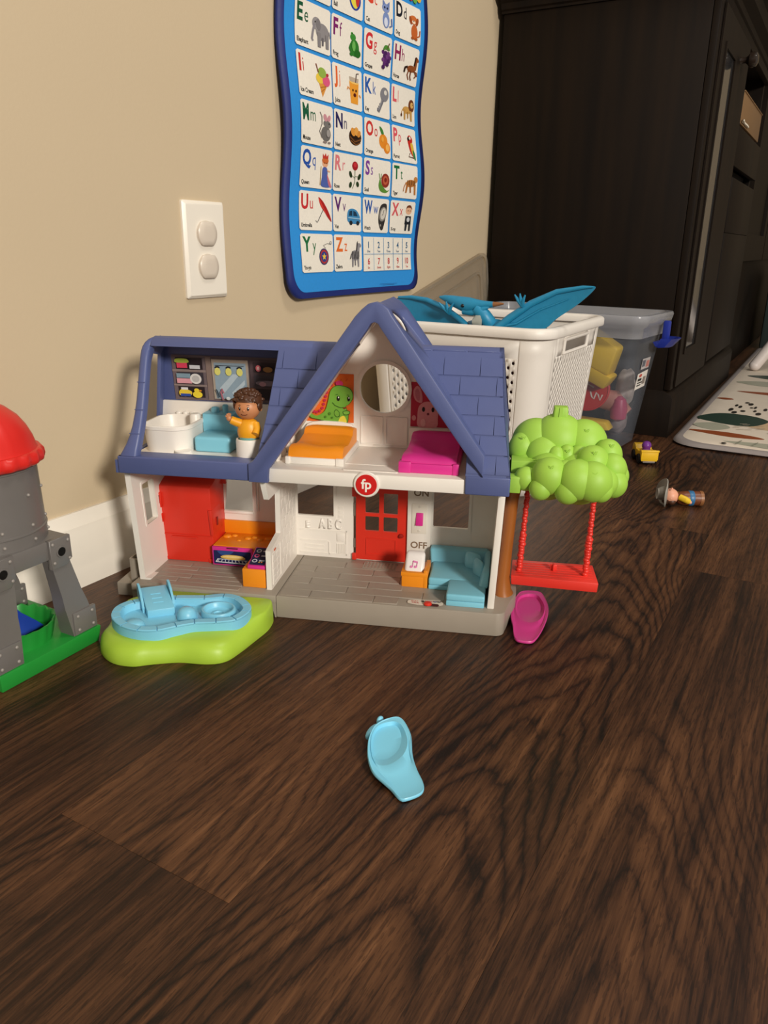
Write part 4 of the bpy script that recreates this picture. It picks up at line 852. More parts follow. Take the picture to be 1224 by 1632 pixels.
# beds
def mattress(x0, x1, prof_, m, parent, name='mattress', tap=.0035, z0=.1660):
    b = B(); n = 10
    def xa(v): return x0+tap*v, x1-tap*v*.3
    ys = [p[0] for p in prof_]; y0, y1 = ys[0], ys[-1]; rings = []
    for y_, zt in prof_:
        v = (y_-y0)/(y1-y0); a_, c_ = xa(v); r = [(a_, y_, z0), (a_, y_, zt-.003)]
        for i in range(n+1):
            u = i/n; e = min(u, 1-u)*n; dz = -.0016 if e < .5 else (-.0004 if e < 1.5 else 0)
            wave = .0016*sin(u*2*pi*1.0+1.0)*max(0, 1-abs(v-.30)*2.4)
            r.append((a_+(c_-a_)*u, y_, zt+dz+wave))
        r += [(c_, y_, zt-.003), (c_, y_, z0)]; rings.append(r)
    b.loft(rings); return hp(b, name, m, parent, sharp=65)
obed = hp(B().box(-.2308, -.1716, .0178, .1010, F2, .1716, .0012), 'bed', PW_); obed['label'] = 'white bed with an orange mattress'
hp(B().box(-.1795, -.1712, .0168, .0260, F2, .1722, .0008), 'bed_corner', PW_, obed)
hp(B().box(-.2312, -.2262, .0168, .0210, F2, .1722, .0008), 'bed_corner', PW_, obed)
hp(B().prism([(-.2330, F2), (-.1770, F2), (-.1765, .1850), (-.1800, .1895), (-.1900, .1915), (-.2100, .1920), (-.2230, .1905), (-.2290, .1880), (-.2325, .1830)], .0985, .1035, 'xz', bev=.0012), 'headboard', PW_, obed)
mattress(-.2285, -.1725, [(.0195, .1725), (.0205, .1780), (.0235, .1812), (.0290, .1826), (.036, .1815), (.046, .1795), (.056, .1800), (.064, .1822), (.070, .1838), (.073, .1845), (.0755, .1885), (.080, .1905), (.088, .1900), (.094, .1885), (.0975, .1860)], PORG, obed)
pbed = hp(B().box(-.1142, -.0565, .0095, .1010, F2, .1742, .0012), 'bed', PMAG); pbed['label'] = 'magenta bed on the upper floor'
for x0_, x1_ in ((-.1148, -.1025), (-.0620, -.0558)): hp(B().box(x0_, x1_, .0085, .0200, F2, .1758, .0010), 'bed_corner', PMAG, pbed)
mattress(-.1125, -.0585, [(.0115, .1740), (.0125, .1775), (.016, .1800), (.022, .1812), (.030, .1810), (.042, .1800), (.052, .1810), (.062, .1835), (.068, .1850), (.072, .1885), (.078, .1905), (.088, .1895), (.0965, .1865)], PMAG, pbed, z0=.1700)
hp(B().prism([(-.1165, F2), (-.0510, F2), (-.0510, .1890), (-.1165, .1890)], .0995, .1035, 'xz', bev=.0010), 'headboard', PW_, pbed)
# bathroom fittings
def tub_ring(s_, z): 
    pts = rrect(-.3925+s_, -.3395-s_, .0275+s_, .0950-s_, max(.002, .0200-s_), 8)
    return [(x+(z-F2)*(-.05 if x < -.366 else .0), y_, z) for x, y_ in pts]
tb_ = B().loft([tub_ring(.0022, F2), tub_ring(.0012, .1800), tub_ring(.0008, .1885), tub_ring(0, .1892), tub_ring(0, .1925), tub_ring(.0008, .1932), tub_ring(.0026, .1932), tub_ring(.0032, .1922), tub_ring(.0050, .1730)])
tub = hp(tb_, 'bath_tub', PW_, sharp=45)
hp(B().lathe([(.0060, 0), (.0060, .0245), (.0050, .0262), (.0001, .0264)], (-.3500, .0790, .1715), 'z', 20), 'moulded_tap', PW_, tub)
for x in (-.3760, -.3680, -.3600): hp(B().sphere((x, .0945, .1940), (.0030, .0024, .0022), 2), 'moulded_tap', PW_, tub)
hp(B().lathe([(.0090, 0), (.0086, .0040), (.0001, .0042)], (-.3450, .0310, F2), 'z', 20), 'bath_step', PW_, tub)
ts = B().box(-.3375, -.2975, .0420, .0780, F2, .1812, .0030, 3)
toilet = hp(ts, 'toy_toilet', PAQUA); toilet['label'] = 'light blue moulded toilet seat and tank'
hp(B().prism([(-.3405, F2), (-.3000, F2), (-.2920, .1750), (-.2960, .1850), (-.3060, .1985), (-.3405, .1985)], .0755, .1000, 'xz', bev=.0018), 'toilet_tank', PAQUA, toilet)
hp(B().lathe([(.0050, 0), (.0044, .0050), (.0034, .0060), (.0001, .0062)], (-.3300, .0880, .1980), 'z', 16), 'moulded_bottle', PAQUA, toilet)
hp(B().lathe([(.0032, 0), (.0032, .0085), (.0022, .0095), (.0001, .0096)], (-.3175, .0860, .1980), 'z', 16), 'moulded_bottle', PAQUA, toilet)
hp(B().sphere((-.3040, .0880, .1950), (.0040, .0040, .0045), 2), 'moulded_bottle', PAQUA, toilet)
pot = B().lathe([(.0125, 0), (.0128, .0200), (.0124, .0216), (.0112, .0220), (.0104, .0212), (.0100, .0060), (.0001, .0060)], (-.2722, .0270, F2), 'z', 32)
hp(pot, 'toy_potty', PW_)
# tree fixed to the side of the house
tr = B(); rings = []
for z, cx, rx, ry in ((.0245, -.0015, .0105, .0135), (.030, -.0025, .0085, .0115), (.045, -.0030, .0068, .0095), (.075, -.0015, .0062, .0090), (.105, .0000, .0064, .0092), (.130, .0008, .0070, .0100), (.150, .0020, .0095, .0130), (.160, .006, .014, .016)):
    rings.append([(cx-.0035+rx*cos(2*pi*i/20)*(1+.06*sin(3*2*pi*i/20+z*40)), .0535+ry*sin(2*pi*i/20), z) for i in range(20)])
trunk = hp(tr.loft(rings), 'tree_trunk', PTRUNK)
hp(B().tube([(.004, .054, .154), (.035, .056, .1575), (.070, .058, .1580), (.1010, .056, .1585)], [.0060, .0055, .0050, .0040], 12).box(.088, .1035, .030, .062, .1560, .1600, .0010), 'tree_branch', PTRUNK, trunk)
lf = B()
bumps = [(.0385, .062, .196, .0235), (.0170, .064, .192, .0215), (.0630, .062, .194, .0210), (.0040, .052, .188, .0125), (.0250, .048, .183, .0180), (.0360, .034, .183, .0085), (.0465, .036, .184, .0085), (.0580, .036, .184, .0100),
 (.0700, .024, .183, .0140), (.0620, .018, .176, .0110), (.0850, .040, .188, .0125), (.0880, .024, .178, .0125), (.0930, .034, .170, .0120), (.0900, .018, .165, .0120), (.0800, .008, .168, .0120), (.0690, .002, .170, .0165), (.0550, .002, .171, .0165),
 (.0440, .008, .176, .0100), (.0300, .006, .172, .0155), (.0220, .000, .161, .0095), (.0080, .010, .167, .0100), (.0470, -.002, .161, .0110), (.0770, .000, .163, .0100), (.0300, .03, .165, .02), (.0600, .035, .166, .024), (.0850, .05, .168, .02), (.012, .05, .17, .018), (.0350, .055, .170, .022)]
for x, y_, z, r in bumps:
    r *= 1.13; zz = z-.0015; hh_ = max(r*1.02, .6*(z-.160)) if y_ > .03 else r*1.05
    lf.sphere((x, y_, zz if y_ <= .03 else zz-.002), (r, r*.95, min(hh_, (z-.1535)*1.9+.003)), 4)
fol = hp(lf, 'tree_foliage', PGREEN, sharp=25, recalc=False)
hp(B().box(-.0070, .0035, .0010, .0150, .1530, .1690, .0010).box(-.0065, .020, .02, .045, .1560, .1800, .001), 'foliage_bracket', PGREEN, fol)
hp(B().prism(rrect(-.0078, .0078, -.0070, .0070, .0022, 3), .2120, .2270, 'xy', bev=.0008).box(-.0018, .0018, -.0078, -.0065, .2140, .2270).xf(lambda p: (p.x*(1-.14*(p.z-.2140)/.012)+.0385, p.y*(1-.14*(p.z-.214)/.012)+.060, p.z)), 'foliage_peg', PGREEN, fol)
for x, y_, z in ((.0040, .040, .1985), (.0465, .028, .1905), (.0700, .012, .194), (.0870, .030, .1975), (.0690, -.012, .180), (.0300, -.007, .183), (.0640, .045, .2075), (.0800, -.004, .1765), (.016, .022, .181)):
    for a in (-.5, .2, .8):
        hp(B().prism([(-.0022, 0), (0, .0006), (.0022, 0), (0, -.0006)], -.0006, .0004, 'xy').xf(lambda p, a=a, x=x, y_=y_, z=z: (x+p.x*cos(a)-p.y*sin(a)+.001*a, y_+(p.x*sin(a)+p.y*cos(a))*.5, z+p.z+(p.x*sin(a))*.8)), 'moulded_leaf', PGREEN, fol)

# swing hanging from the branch
swing = thing('toy_swing', 'red plastic swing seat on two twisted rope bars under the green tree', 'swing', HLOC, HROT)
SR = plastic('#e0362a', .4, .04, .03)
st = B().hexa([(.0026, .0500, .0368), (.0905, .0455, .0368), (.0890, .0940, .0368), (.0035, .0940, .0368), (.0015, .0495, .0475), (.0912, .0450, .0475), (.0895, .0945, .0475), (.0030, .0945, .0475)], .0010)
seat = hp(st, 'swing_seat', SR, swing)
for i in range(6): hp(B().box(.0060, .0870, .0545+.0062*i, .0552+.0062*i, .0473, .0479), 'seat_groove', SR, swing)
hp(B().box(.0430, .0500, .0720, .0745, .0470, .0540, .0008).box(.0455, .0475, .0690, .0775, .0470, .0545, .0008), 'seat_peg', SR, swing)
for x0_, x1_ in ((.0135, .0100), (.0800, .0790)):
    n = 240; pts, rad = [], []
    for i in range(n+1):
        t_ = i/n; z = .1560-(.1560-.0470)*t_; r = .0027+.00030*sin(t_*2*pi*34)
        if .60 < t_ < .74: r = .0036+.0004*sin(t_*2*pi*34)
        if t_ > .74: r = .0032+.00022*sin(t_*2*pi*34)
        pts.append((x0_+(x1_-x0_)*t_+.0004*sin(t_*2*pi*13), .0640+.0*t_, z)); rad.append(r)
    hp(B().tube(pts, rad, 10), 'swing_rope', SR, swing, sharp=80)

# ------------------------------------------------------------------ little toy child in the potty
def lw(x, y, z):
    c, s_ = cos(HROT), sin(HROT); return (HLOC[0]+x*c-y*s_, HLOC[1]+x*s_+y*c, z)
SKIN = plastic('#c6855a', .45, .03, .04); HAIR = plastic('#4a2a17', .42, .1, .15, 220)
YEL = plastic('#eda51f', .4, .03, .04)
kid = thing('toy_child', 'little plastic child figure with brown hair and yellow sweater standing in the white potty', 'toy figure', lw(-.2715, .0270, .1705), HROT)
kb_ = B().lathe([(.0088, 0), (.0092, .010), (.0094, .0130)], (0, 0, 0), 'z', 28)
body = kb_.done('legs', plastic('#e8b06a', .4), kid)
B().lathe([(.0097, .0125), (.0099, .0145), (.0096, .0180)], (0, 0, 0), 'z', 28).done('waistband', plastic('#6fa7a4', .4), kid)
B().lathe([(.0096, .0172), (.0106, .0195), (.0108, .0240), (.0098, .0300), (.0078, .0342), (.0050, .0362), (.0001, .0366)], (0, 0, 0), 'z', 28, scale=(1.08, .92)).tube([(-.0070, -.0030, .0315), (-.0120, -.0050, .0335), (-.0160, -.0060, .0355)], [.0048, .0044, .0042], 14).tube([(.0075, -.001, .0310), (.0105, -.0045, .0260), (.0098, -.0085, .0220)], [.0046, .0042, .0040], 14).done('sweater', YEL, kid, sharp=60)
hb_ = B().sphere((-.0178, -.0064, .0370), (.0030, .0028, .0034), 2)
for k, (dx, dz) in enumerate(((-.0016, .0044), (.0000, .0052), (.0014, .0048), (-.0028, .0022))): hb_.tube([(-.0178, -.0066, .0372), (-.0178+dx*1.2, -.0068, .0372+dz)], [.0013, .0010], 8)
hb_.done('hand', SKIN, kid)
hd = B().sphere((0, -.0005, .0475), (.0128, .0118, .0122), 4); hd.sphere((0, -.0122, .0462), (.0014, .0012, .0011), 2).sphere((-.0128, .001, .0465), (.0018, .0022, .0026), 2).sphere((.0128, .001, .0465), (.0018, .0022, .0026), 2)
head = hd.done('head', SKIN, kid)
hh = B(); rnd = random.Random(3)
hh.sphere((0, .0022, .0530), (.0148, .0138, .0128), 4)
for i in range(70):
    a = rnd.uniform(0, 2*pi); e_ = rnd.uniform(.15, 1.45); r = 1.0
    p = Vector((.0143*cos(a)*cos(e_), .0022+.0133*sin(a)*cos(e_), .0530+.0124*sin(e_)))
    if p.y < -.0055 and p.z < .0575: continue
    hh.sphere(p, (.0034, .0026, .0022), 1)
for x in (-.0105, -.0070, -.003, .001, .005, .009): hh.sphere((x, -.0092+abs(x)*.18, .0568-abs(x)*.10), (.0030, .0022, .0030), 2)
for s_ in (-1, 1): hh.sphere((s_*.0124, .0005, .0500), (.0026, .0060, .0058), 2)
# carve the face free of the hair
for v in hh.bm.verts:
    if v.co.y < -.001 and v.co.z < .0545 and abs(v.co.x) < .0115: v.co.y = max(v.co.y, -.001+abs(v.co.x)*.05); 
hh.done('hair', HAIR, kid, recalc=False, sharp=60)
fc = B(); mats = [ink('#1b0f0a', .25)]
def face(u, v, l=0):
    x, z = u, v; q = max(.05, 1-(x/.0128)**2-((z)/.0122)**2); return (x, -.0005-.0118*math.sqrt(q)-.0001-l, .0475+z)
picture(fc, mats, face, [('e', -.0044, .0010, .0011, .0019, 0, '#1b0f0a'), ('e', .0044, .0010, .0011, .0019, 0, '#1b0f0a'), ('e', -.0041, .0017, .0004, .0006, 0, '#f4efe8'), ('e', .0047, .0017, .0004, .0006, 0, '#f4efe8'), ('l', [(-.0032, -.0046), (-.0015, -.0056), (.0015, -.0056), (.0032, -.0046)], .0007, '#6b2c1c'), ('l', [(-.0058, .0040), (-.0045, .0046), (-.0032, .0042)], .0005, '#4a2a17'), ('l', [(.0058, .0040), (.0045, .0046), (.0032, .0042)], .0005, '#4a2a17')], step=.00008)
fc.done('face_print', mats, kid, recalc=False, smooth=False)

# ------------------------------------------------------------------ the green pool toy in front of the kitchen
POX, POY = -.320, -.050
pool = thing('toy_pool', 'lime green lawn base with a light blue kidney pool, resting against the house front', 'toy', lw(POX, POY, 0), HROT)
rel = lambda P: [(x-POX, y_-POY) for x, y_ in P]
bot = rel(catmull([(-.3920, -.0800), (-.3903, -.0922), (-.3801, -.1089), (-.3628, -.1211), (-.3430, -.1232), (-.3274, -.1168), (-.3030, -.1085), (-.2758, -.1065), (-.2601, -.0985), (-.2519, -.0786), (-.2449, -.0517), (-.2400, -.0280), (-.2420, -.0060), (-.2520, -.0022), (-.2800, -.0018), (-.3100, -.0018), (-.3400, -.0018), (-.3640, -.0050), (-.3830, -.0200), (-.3930, -.0350), (-.3950, -.0600)], 5))
def scl(P, k, off=0):
    cx = sum(p[0] for p in P)/len(P); cy = sum(p[1] for p in P)/len(P); out = []
    for x, y_ in P:
        d = math.hypot(x-cx, y_-cy); f_ = max(0, (d-off)/d)*k; out.append((cx+(x-cx)*f_, cy+(y_-cy)*f_))
    return out
def lawn_ring(o_, z):
    out = []
    for (x, y_), (xi, yi) in zip(bot, scl(bot, 1, o_)):
        yy = y_+POY; w_ = max(.10, min(1, (-.030-yy)/.035)) if yy > -.065 else 1
        lift = 1+.12*max(0, min(1, (yy+.10)/.09)); px_, py_ = x+(xi-x)*w_, y_+(yi-y_)*w_
        out.append((px_, py_, z*lift))
    return out
lawn = B().loft([lawn_ring(o_, z) for o_, z in ((.0006, 0), (0, .0012), (.0003, .0060), (.0015, .0110), (.0042, .0150), (.0085, .0178), (.015, .0195), (.026, .0203))])
lawn = lawn.done('lawn_base', plastic('#a3c53c', .42, .05, .04), pool, sharp=50)
rnd = random.Random(5)
for x, y_ in ((-.3560, -.1110), (-.3230, -.1040), (-.2640, -.0560), (-.2620, -.0250), (-.2900, -.1000), (-.3800, -.0980), (-.3050, -.0990)):
    for a in (-.6, .1, .7):
        B().prism([(-.0028, 0), (0, .0007), (.0028, 0), (0, -.0007)], .0175, .0200, 'xy').xf(lambda p, a=a: (x-POX+p.x*cos(a)-p.y*sin(a)+a*.002, y_-POY+p.x*sin(a)+p.y*cos(a), p.z-.0015-(.0035 if y_ < -.095 else 0)*1.2)).done('grass_tuft', plastic('#a3c53c', .42, .05, .04), pool)
kid_o = rel(catmull([(-.3838, -.0773), (-.3857, -.0620), (-.3773, -.0472), (-.3591, -.0361), (-.3378, -.0284), (-.3093, -.0225), (-.2906, -.0150), (-.2729, -.0185), (-.2566, -.0343), (-.2523, -.0499), (-.2593, -.0690), (-.2765, -.0778), (-.2957, -.0835), (-.3101, -.0928), (-.3245, -.1035), (-.3428, -.1070), (-.3622, -.1014), (-.3767, -.0896)], 5))
n_ = len(kid_o)
def inset(P, d):
    out = []; n = len(P)
    for i in range(n):
        a, c = P[i-1], P[(i+1) % n]; dx, dy = c[0]-a[0], c[1]-a[1]; m_ = math.hypot(dx, dy); out.append((P[i][0]+dy/m_*d, P[i][1]-dx/m_*d))
    return out
# outline runs clockwise seen from above; inward is to the right of travel
kin = inset(kid_o, .0085)
BLU = plastic('#7cc4e0', .38, .03, .03)
wall_ = B(); 
wall_.loft([[(x, y_, .0165) for x, y_ in kid_o], [(x, y_, .0288) for x, y_ in kid_o], [(x, y_, .0288) for x, y_ in kin], [(x, y_, .0228) for x, y_ in inset(kid_o, .0100)]], cap0=True, cap1=True)
wall_.done('pool_basin', BLU, pool, sharp=40)
segs = 18
for k in range(segs):
    i0, i1 = int(n_*k/segs), int(n_*(k+1)/segs); b = B(); idx = [i % n_ for i in range(i0, i1+1)]; o_, q_ = [kid_o[i] for i in idx], [kin[i] for i in idx]
    def sh_(P, e):   # leave a thin joint at both ends
        P = [list(p) for p in P]
        for a_, c_ in ((0, 1), (-1, -2)):
            d = math.hypot(P[c_][0]-P[a_][0], P[c_][1]-P[a_][1]); t_ = e/d; P[a_] = [P[a_][0]+(P[c_][0]-P[a_][0])*t_, P[a_][1]+(P[c_][1]-P[a_][1])*t_]
        return P
    o_, q_ = sh_(o_, .00060), sh_(q_, .00060); m_ = len(o_)
    rings = [[(o_[i][0], o_[i][1], .0284), (o_[i][0], o_[i][1], .0298), (o_[i][0]*.93+q_[i][0]*.07, o_[i][1]*.93+q_[i][1]*.07, .0303), (o_[i][0]*.07+q_[i][0]*.93, o_[i][1]*.07+q_[i][1]*.93, .0303), (q_[i][0], q_[i][1], .0298), (q_[i][0], q_[i][1], .0284)] for i in range(m_)]
    b.loft(rings).done('coping_tile', BLU, pool, sharp=40)
# ramp with side rails and treads
rp = [(-.3510, -.0707), (-.3275, -.0544), (-.3581, -.0092), (-.3795, -.0279)]
rp = rel([(-.3505, -.0690), (-.3275, -.0560), (-.3520, -.0205), (-.3750, -.0335)])
rb = B().hexa([(rp[0][0], rp[0][1], .0215), (rp[1][0], rp[1][1], .0215), (rp[2][0], rp[2][1], .0215), (rp[3][0], rp[3][1], .0215), (rp[0][0], rp[0][1], .0305), (rp[1][0], rp[1][1], .0305), (rp[2][0], rp[2][1], .0375), (rp[3][0], rp[3][1], .0375)], .0008)
ramp = rb.done('pool_ramp', BLU, pool)
def lerp2(u, v):
    a = [rp[0][i]+(rp[1][i]-rp[0][i])*u for i in (0, 1)]; c = [rp[3][i]+(rp[2][i]-rp[3][i])*u for i in (0, 1)]
    return (a[0]+(c[0]-a[0])*v, a[1]+(c[1]-a[1])*v, .0305+.007*v)
for v in (.30, .48, .66):
    p, q = Vector(lerp2(.3, v)), Vector(lerp2(.68, v)); B().tube([p, q], .0006, 6).done('ramp_tread', BLU, ramp)
for u in (-.06, 1.06):
    pts = [Vector(lerp2(u, v)) for v in (.30, .45, .62, .80, .97, 1.04)]; hs = (-.004, .001, .0052, .0070, .0060, .0015); b = B(); rings = []
    for p, h_ in zip(pts, hs):
        d = (Vector(lerp2(1, .5))-Vector(lerp2(0, .5))).normalized()*.0011
        rings.append([p-d+Vector((0, 0, -.010)), p+d+Vector((0, 0, -.010)), p+d+Vector((0, 0, h_)), p-d+Vector((0, 0, h_))])
    b.loft(rings).done('ramp_rail', BLU, pool)
for (x, y_), r, h_ in (((-.3130, -.0610), .0098, .0115), ((-.3545, -.0890), .0098, .0072)):
    B().lathe([(r*1.02, -.004), (r, h_*.1), (r*.94, h_*.45), (r*.76, h_*.78), (r*.45, h_*.95), (.0001, h_)], (x-POX, y_-POY, .0228), 'z', 28).done('pool_bubble', BLU, pool, sharp=60)
B().lathe([(.0172, 0), (.0172, .0068), (.0166, .0078), (.0150, .0080), (.0140, .0068), (.0128, .0030), (.0110, .0020), (.0080, .0018), (.0070, .0026), (.0050, .0026), (.0042, .0014), (.0001, .0012)], (-.2845-POX, -.0495-POY, .0226), 'z', 40, scale=(1.0, .92)).done('splash_ring', BLU, pool, sharp=40)

# ------------------------------------------------------------------ toy silo at the left edge
silo = thing('toy_silo', 'grey toy grain silo with red dome roof and four legs on a green base', 'toy', (.4547, -.1293, 0), radians(2.6))
SG = plastic('#6b6764', .32, .04, .04); GRN = plastic('#1f8c33', .42, .05, .05)
gb = B().hexa([(-.1100, 0, 0), (-.0005, 0, 0), (.0020, .122, 0), (-.1125, .122, 0), (-.1115, -.0015, .0165), (.0020, -.0020, .0165), (.0075, .122, .0165), (-.1140, .122, .0165)], .0010)
gb.done('green_base', GRN, silo)
SCX, SCY = -.0615, .0560
# bucket with scalloped rim
b = B(); N_ = 72; rings = []
for r, z, sc in ((.0300, .0160, 0), (.0312, .0220, .0005), (.0330, .0330, .0008), (.0336, .0352, .0010), (.0322, .0352, .0010), (.0312, .0330, .0006), (.0290, .0200, 0)):
    rings.append([(SCX+.004+(r*1.08+sc*cos(18*2*pi*i/N_))*cos(2*pi*i/N_), SCY-.010+(r*1.08+sc*cos(18*2*pi*i/N_))*sin(2*pi*i/N_), z+(.0009*cos(18*2*pi*i/N_) if .034 < z < .036 else 0)) for i in range(N_)])
b.loft(rings).done('feed_tub', GRN, silo, sharp=50)
# blue chute in the tub
b = B(); rings = []
for t_, (x, y_, z, w_, h_) in enumerate(((-.072, .058, .068, .012, .010), (-.070, .050, .055, .014, .011), (-.066, .042, .040, .018, .012), (-.061, .035, .030, .022, .012), (-.058, .031, .0235, .024, .010))):
    rings.append([(x-w_, y_, z), (x+w_, y_+.004, z), (x+w_*1.04, y_+.006, z-h_*.3), (x+w_*.8, y_+.010, z-h_), (x-w_*.8, y_+.008, z-h_)])
b.loft(rings).done('chute', plastic('#1a3fa0', .36, .03), silo)['label'] = 'dark blue chute inside the green tub'
# legs
def leg(top, botm, wx, face):
    b = B(); rings = []
    for t_ in (0, .12, .45, .62, 1.0):
        k = t_**1.0; bx = top[0]+(botm[0]-top[0])*(k if t_ < .5 else k*.9+.1*k); by = top[1]+(botm[1]-top[1])*k; z = top[2]+(botm[2]-top[2])*k
        w_ = .0100+.0030*k+(.0012 if t_ >= .62 else 0); d_ = .0105+.006*k
        rings.append([(bx-w_, by-d_*.1, z), (bx+w_, by-d_*.1, z), (bx+w_, by+d_, z), (bx-w_, by+d_, z)])
    b.loft(rings); return b
for tx, bx, ty, by in ((-.0320, -.0135, .0040, .0030), (-.0905, -.0985, .0040, .0030), (-.0320, -.0135, .0960, .1020), (-.0905, -.0985, .0960, .1020)):
    l_ = leg((tx, ty, .098), (bx, by, .0160), .01, 1); lo = l_.done('leg', SG, silo, sharp=30)
    sd = -1
    B().box(bx-.0125-.001, bx+.0125+.001, by-.0030, by+.0005, .0168, .0400, .0008).done('leg_foot', SG, lo)
    for dx in (-.0085, .0085):
        for z in (.0215, .0355): B().sphere((bx+dx, by-.0032, z), (.0017, .0012, .0017), 2).done('rivet', plastic('#8f8983', .3, 0), lo)
# square collar
cl = B().box(-.1060, -.0185, .0035, .1080, .1000, .1180, .0012)
collar = cl.done('collar', SG, silo)
for x0, x1 in ((-.0425, -.0190), (-.1045, -.0795)):
    cx = (x0+x1)/2
    B().prism([(x0, .0905), (x1-.006, .0905), (x1-.0035, .0940), (x1, .0960), (x1, .1185), (x0, .1185)], .0005, .0060, 'xz', bev=.0008).done('corner_block', SG, collar)
    B().lathe([(.0058, 0), (.0054, -.0012), (.0044, -.0013), (.0042, .0005), (.0001, .0005)], (cx, .0008, .1055), 'y', 24).done('bolt_socket', SG, collar)
    B().lathe([(.0041, 0), (.0001, 0)], (cx, -.0003, .1055), 'y', 20).done('bolt_hole_shade', plastic('#15120f', .6, 0), collar)  # flat dark disc paints the shade inside the bolt socket
    for dx in (-.0085, .0085):
        for dz in (-.0090, .0090): B().sphere((cx+dx, .0003, .1055+dz), (.0016, .0011, .0016), 2).done('rivet', plastic('#8f8983', .3, 0), collar)
B().lathe([(.016, .075), (.019, .085), (.024, .094), (.030, .101)], (SCX, SCY, 0), 'z', 32).done('hopper', SG, silo)
cy_ = B().lathe([(.0500, .1150), (.0502, .1290), (.0508, .1296), (.0508, .1306), (.0495, .1312), (.0482, .1850), (.0488, .1856), (.0488, .1866), (.0478, .1872), (.0474, .2080)], (SCX, SCY, 0), 'z', 64)
cyl = cy_.done('silo_tank', SG, silo)
for a in (-2.6, -1.95, -1.35, -.75, -.15):
    for z, r in ((.1235, .0503), (.1365, .0495), (.1640, .0490), (.1935, .0480)):
        B().sphere((SCX+r*cos(a), SCY+r*sin(a), z), .0016, 2).done('rivet', plastic('#8f8983', .3, 0), cyl)
b = B(); RD = plastic('#d3261f', .36, .03, .04); rings = []; N_ = 96
for r, z, rib in ((.0480, .1880, 0), (.0520, .1885, .0004), (.0548, .1905, .0009), (.0556, .1935, .0009), (.0552, .1975, .0008), (.0535, .2005, .0003), (.0510, .2010, 0), (.0500, .2030, 0), (.0480, .2105, 0), (.0440, .2195, 0), (.0380, .2285, 0), (.0290, .2365, 0), (.0180, .2420, 0), (.0070, .2445, 0), (.0010, .2448, 0)):
    rings.append([(SCX+(r+rib*(1 if (i//2) % 2 else -1)+(.0005*(r > .01 and z > .202 and i % 12 == 0)))*cos(2*pi*i/N_), SCY+(r+rib*(1 if (i//2) % 2 else -1)+(.0005*(z > .202 and i % 12 == 0)))*sin(2*pi*i/N_), z) for i in range(N_)])
b.loft(rings).done('dome_roof', RD, silo, sharp=50)

# ------------------------------------------------------------------ the two little scoop seats on the floor
def resample(P, n):
    d = [0]
    for i in range(len(P)): d.append(d[-1]+math.dist(P[i], P[(i+1) % len(P)]))
    out = []
    for k in range(n):
        t_ = d[-1]*k/n; i = max(j for j in range(len(P)) if d[j] <= t_); f_ = (t_-d[i])/max(1e-9, d[i+1]-d[i]); a_, c_ = P[i], P[(i+1) % len(P)]
        out.append((a_[0]+(c_[0]-a_[0])*f_, a_[1]+(c_[1]-a_[1])*f_))
    return out
def align(P, Q):
    n = len(P); best = min(range(n), key=lambda k: sum((Q[(i+k) % n][0]-P[i][0])**2+(Q[(i+k) % n][1]-P[i][1])**2 for i in range(0, n, 3)))
    return [Q[(i+best) % n] for i in range(n)]
def scoop(name, label, m, P, inner, floor_, back, tip):
    """seat with a shallow round cup at the back and a flared lip that slopes down to the floor"""
    bk, tp_ = Vector(back), Vector(tip); ax = tp_-bk; L_ = ax.length; ax = ax/L_
    t = thing(name, label, 'toy', (bk.x, bk.y, 0))
    hz = lambda p: .0125-.0093*max(0, min(1, (Vector(p)-bk).dot(ax)/L_))**1.3
    n = 96; O = resample(catmull(P, 4), n); I = align(O, resample(catmull(inner, 4), n)); F = align(O, resample(catmull(floor_, 4), n))
    co = (sum(p[0] for p in O)/n, sum(p[1] for p in O)/n)
    def mixp(A_, B_, k): return [(a_[0]+(b_[0]-a_[0])*k, a_[1]+(b_[1]-a_[1])*k) for a_, b_ in zip(A_, B_)]
    def ins(P_, d): return [(x+(co[0]-x)*d/max(1e-6, math.hypot(x-co[0], y_-co[1])), y_+(co[1]-y_)*d/max(1e-6, math.hypot(x-co[0], y_-co[1]))) for x, y_ in P_]
    up = lambda P_, dz: [(x-bk.x, y_-bk.y, max(.0004, hz((x, y_))+dz)) for x, y_ in P_]
    O1, O2 = ins(O, .0006), ins(O, .0017)
    def dish(k, sag): return [(x-bk.x, y_-bk.y, hz((x, y_))-sag*min(1, math.dist((x, y_), o_)/.020)) for (x, y_), o_ in zip(mixp(O2, I, k), O2)]
    b = B()
    b.loft([[(x-bk.x, y_-bk.y, .0004) for x, y_ in ins(F, .0015)], [(x-bk.x, y_-bk.y, .0008) for x, y_ in F], up(I, -.0042), up(O1, -.0027), up(O, -.0018), up(O, -.0006), up(O1, .0002), up(O2, -.0003), dish(.25, .0018), dish(.5, .0026), dish(.75, .0014), up(I, -.0002), up(mixp(I, F, .10), -.0006), up(mixp(I, F, .9), -.0030), up(F, -.0034), [(sum(p[0] for p in F)/n*.5+x*.5-bk.x, sum(p[1] for p in F)/n*.5+y_*.5-bk.y, hz((x, y_))*.5+hz((sum(p[0] for p in F)/n, sum(p[1] for p in F)/n))*.5-.0036) for x, y_ in F]], cap0=True, cap1=True)
    b.done('scoop_shell', m, t, sharp=40)
    return t
SB = plastic('#7ecbe8', .36, .03, .02)
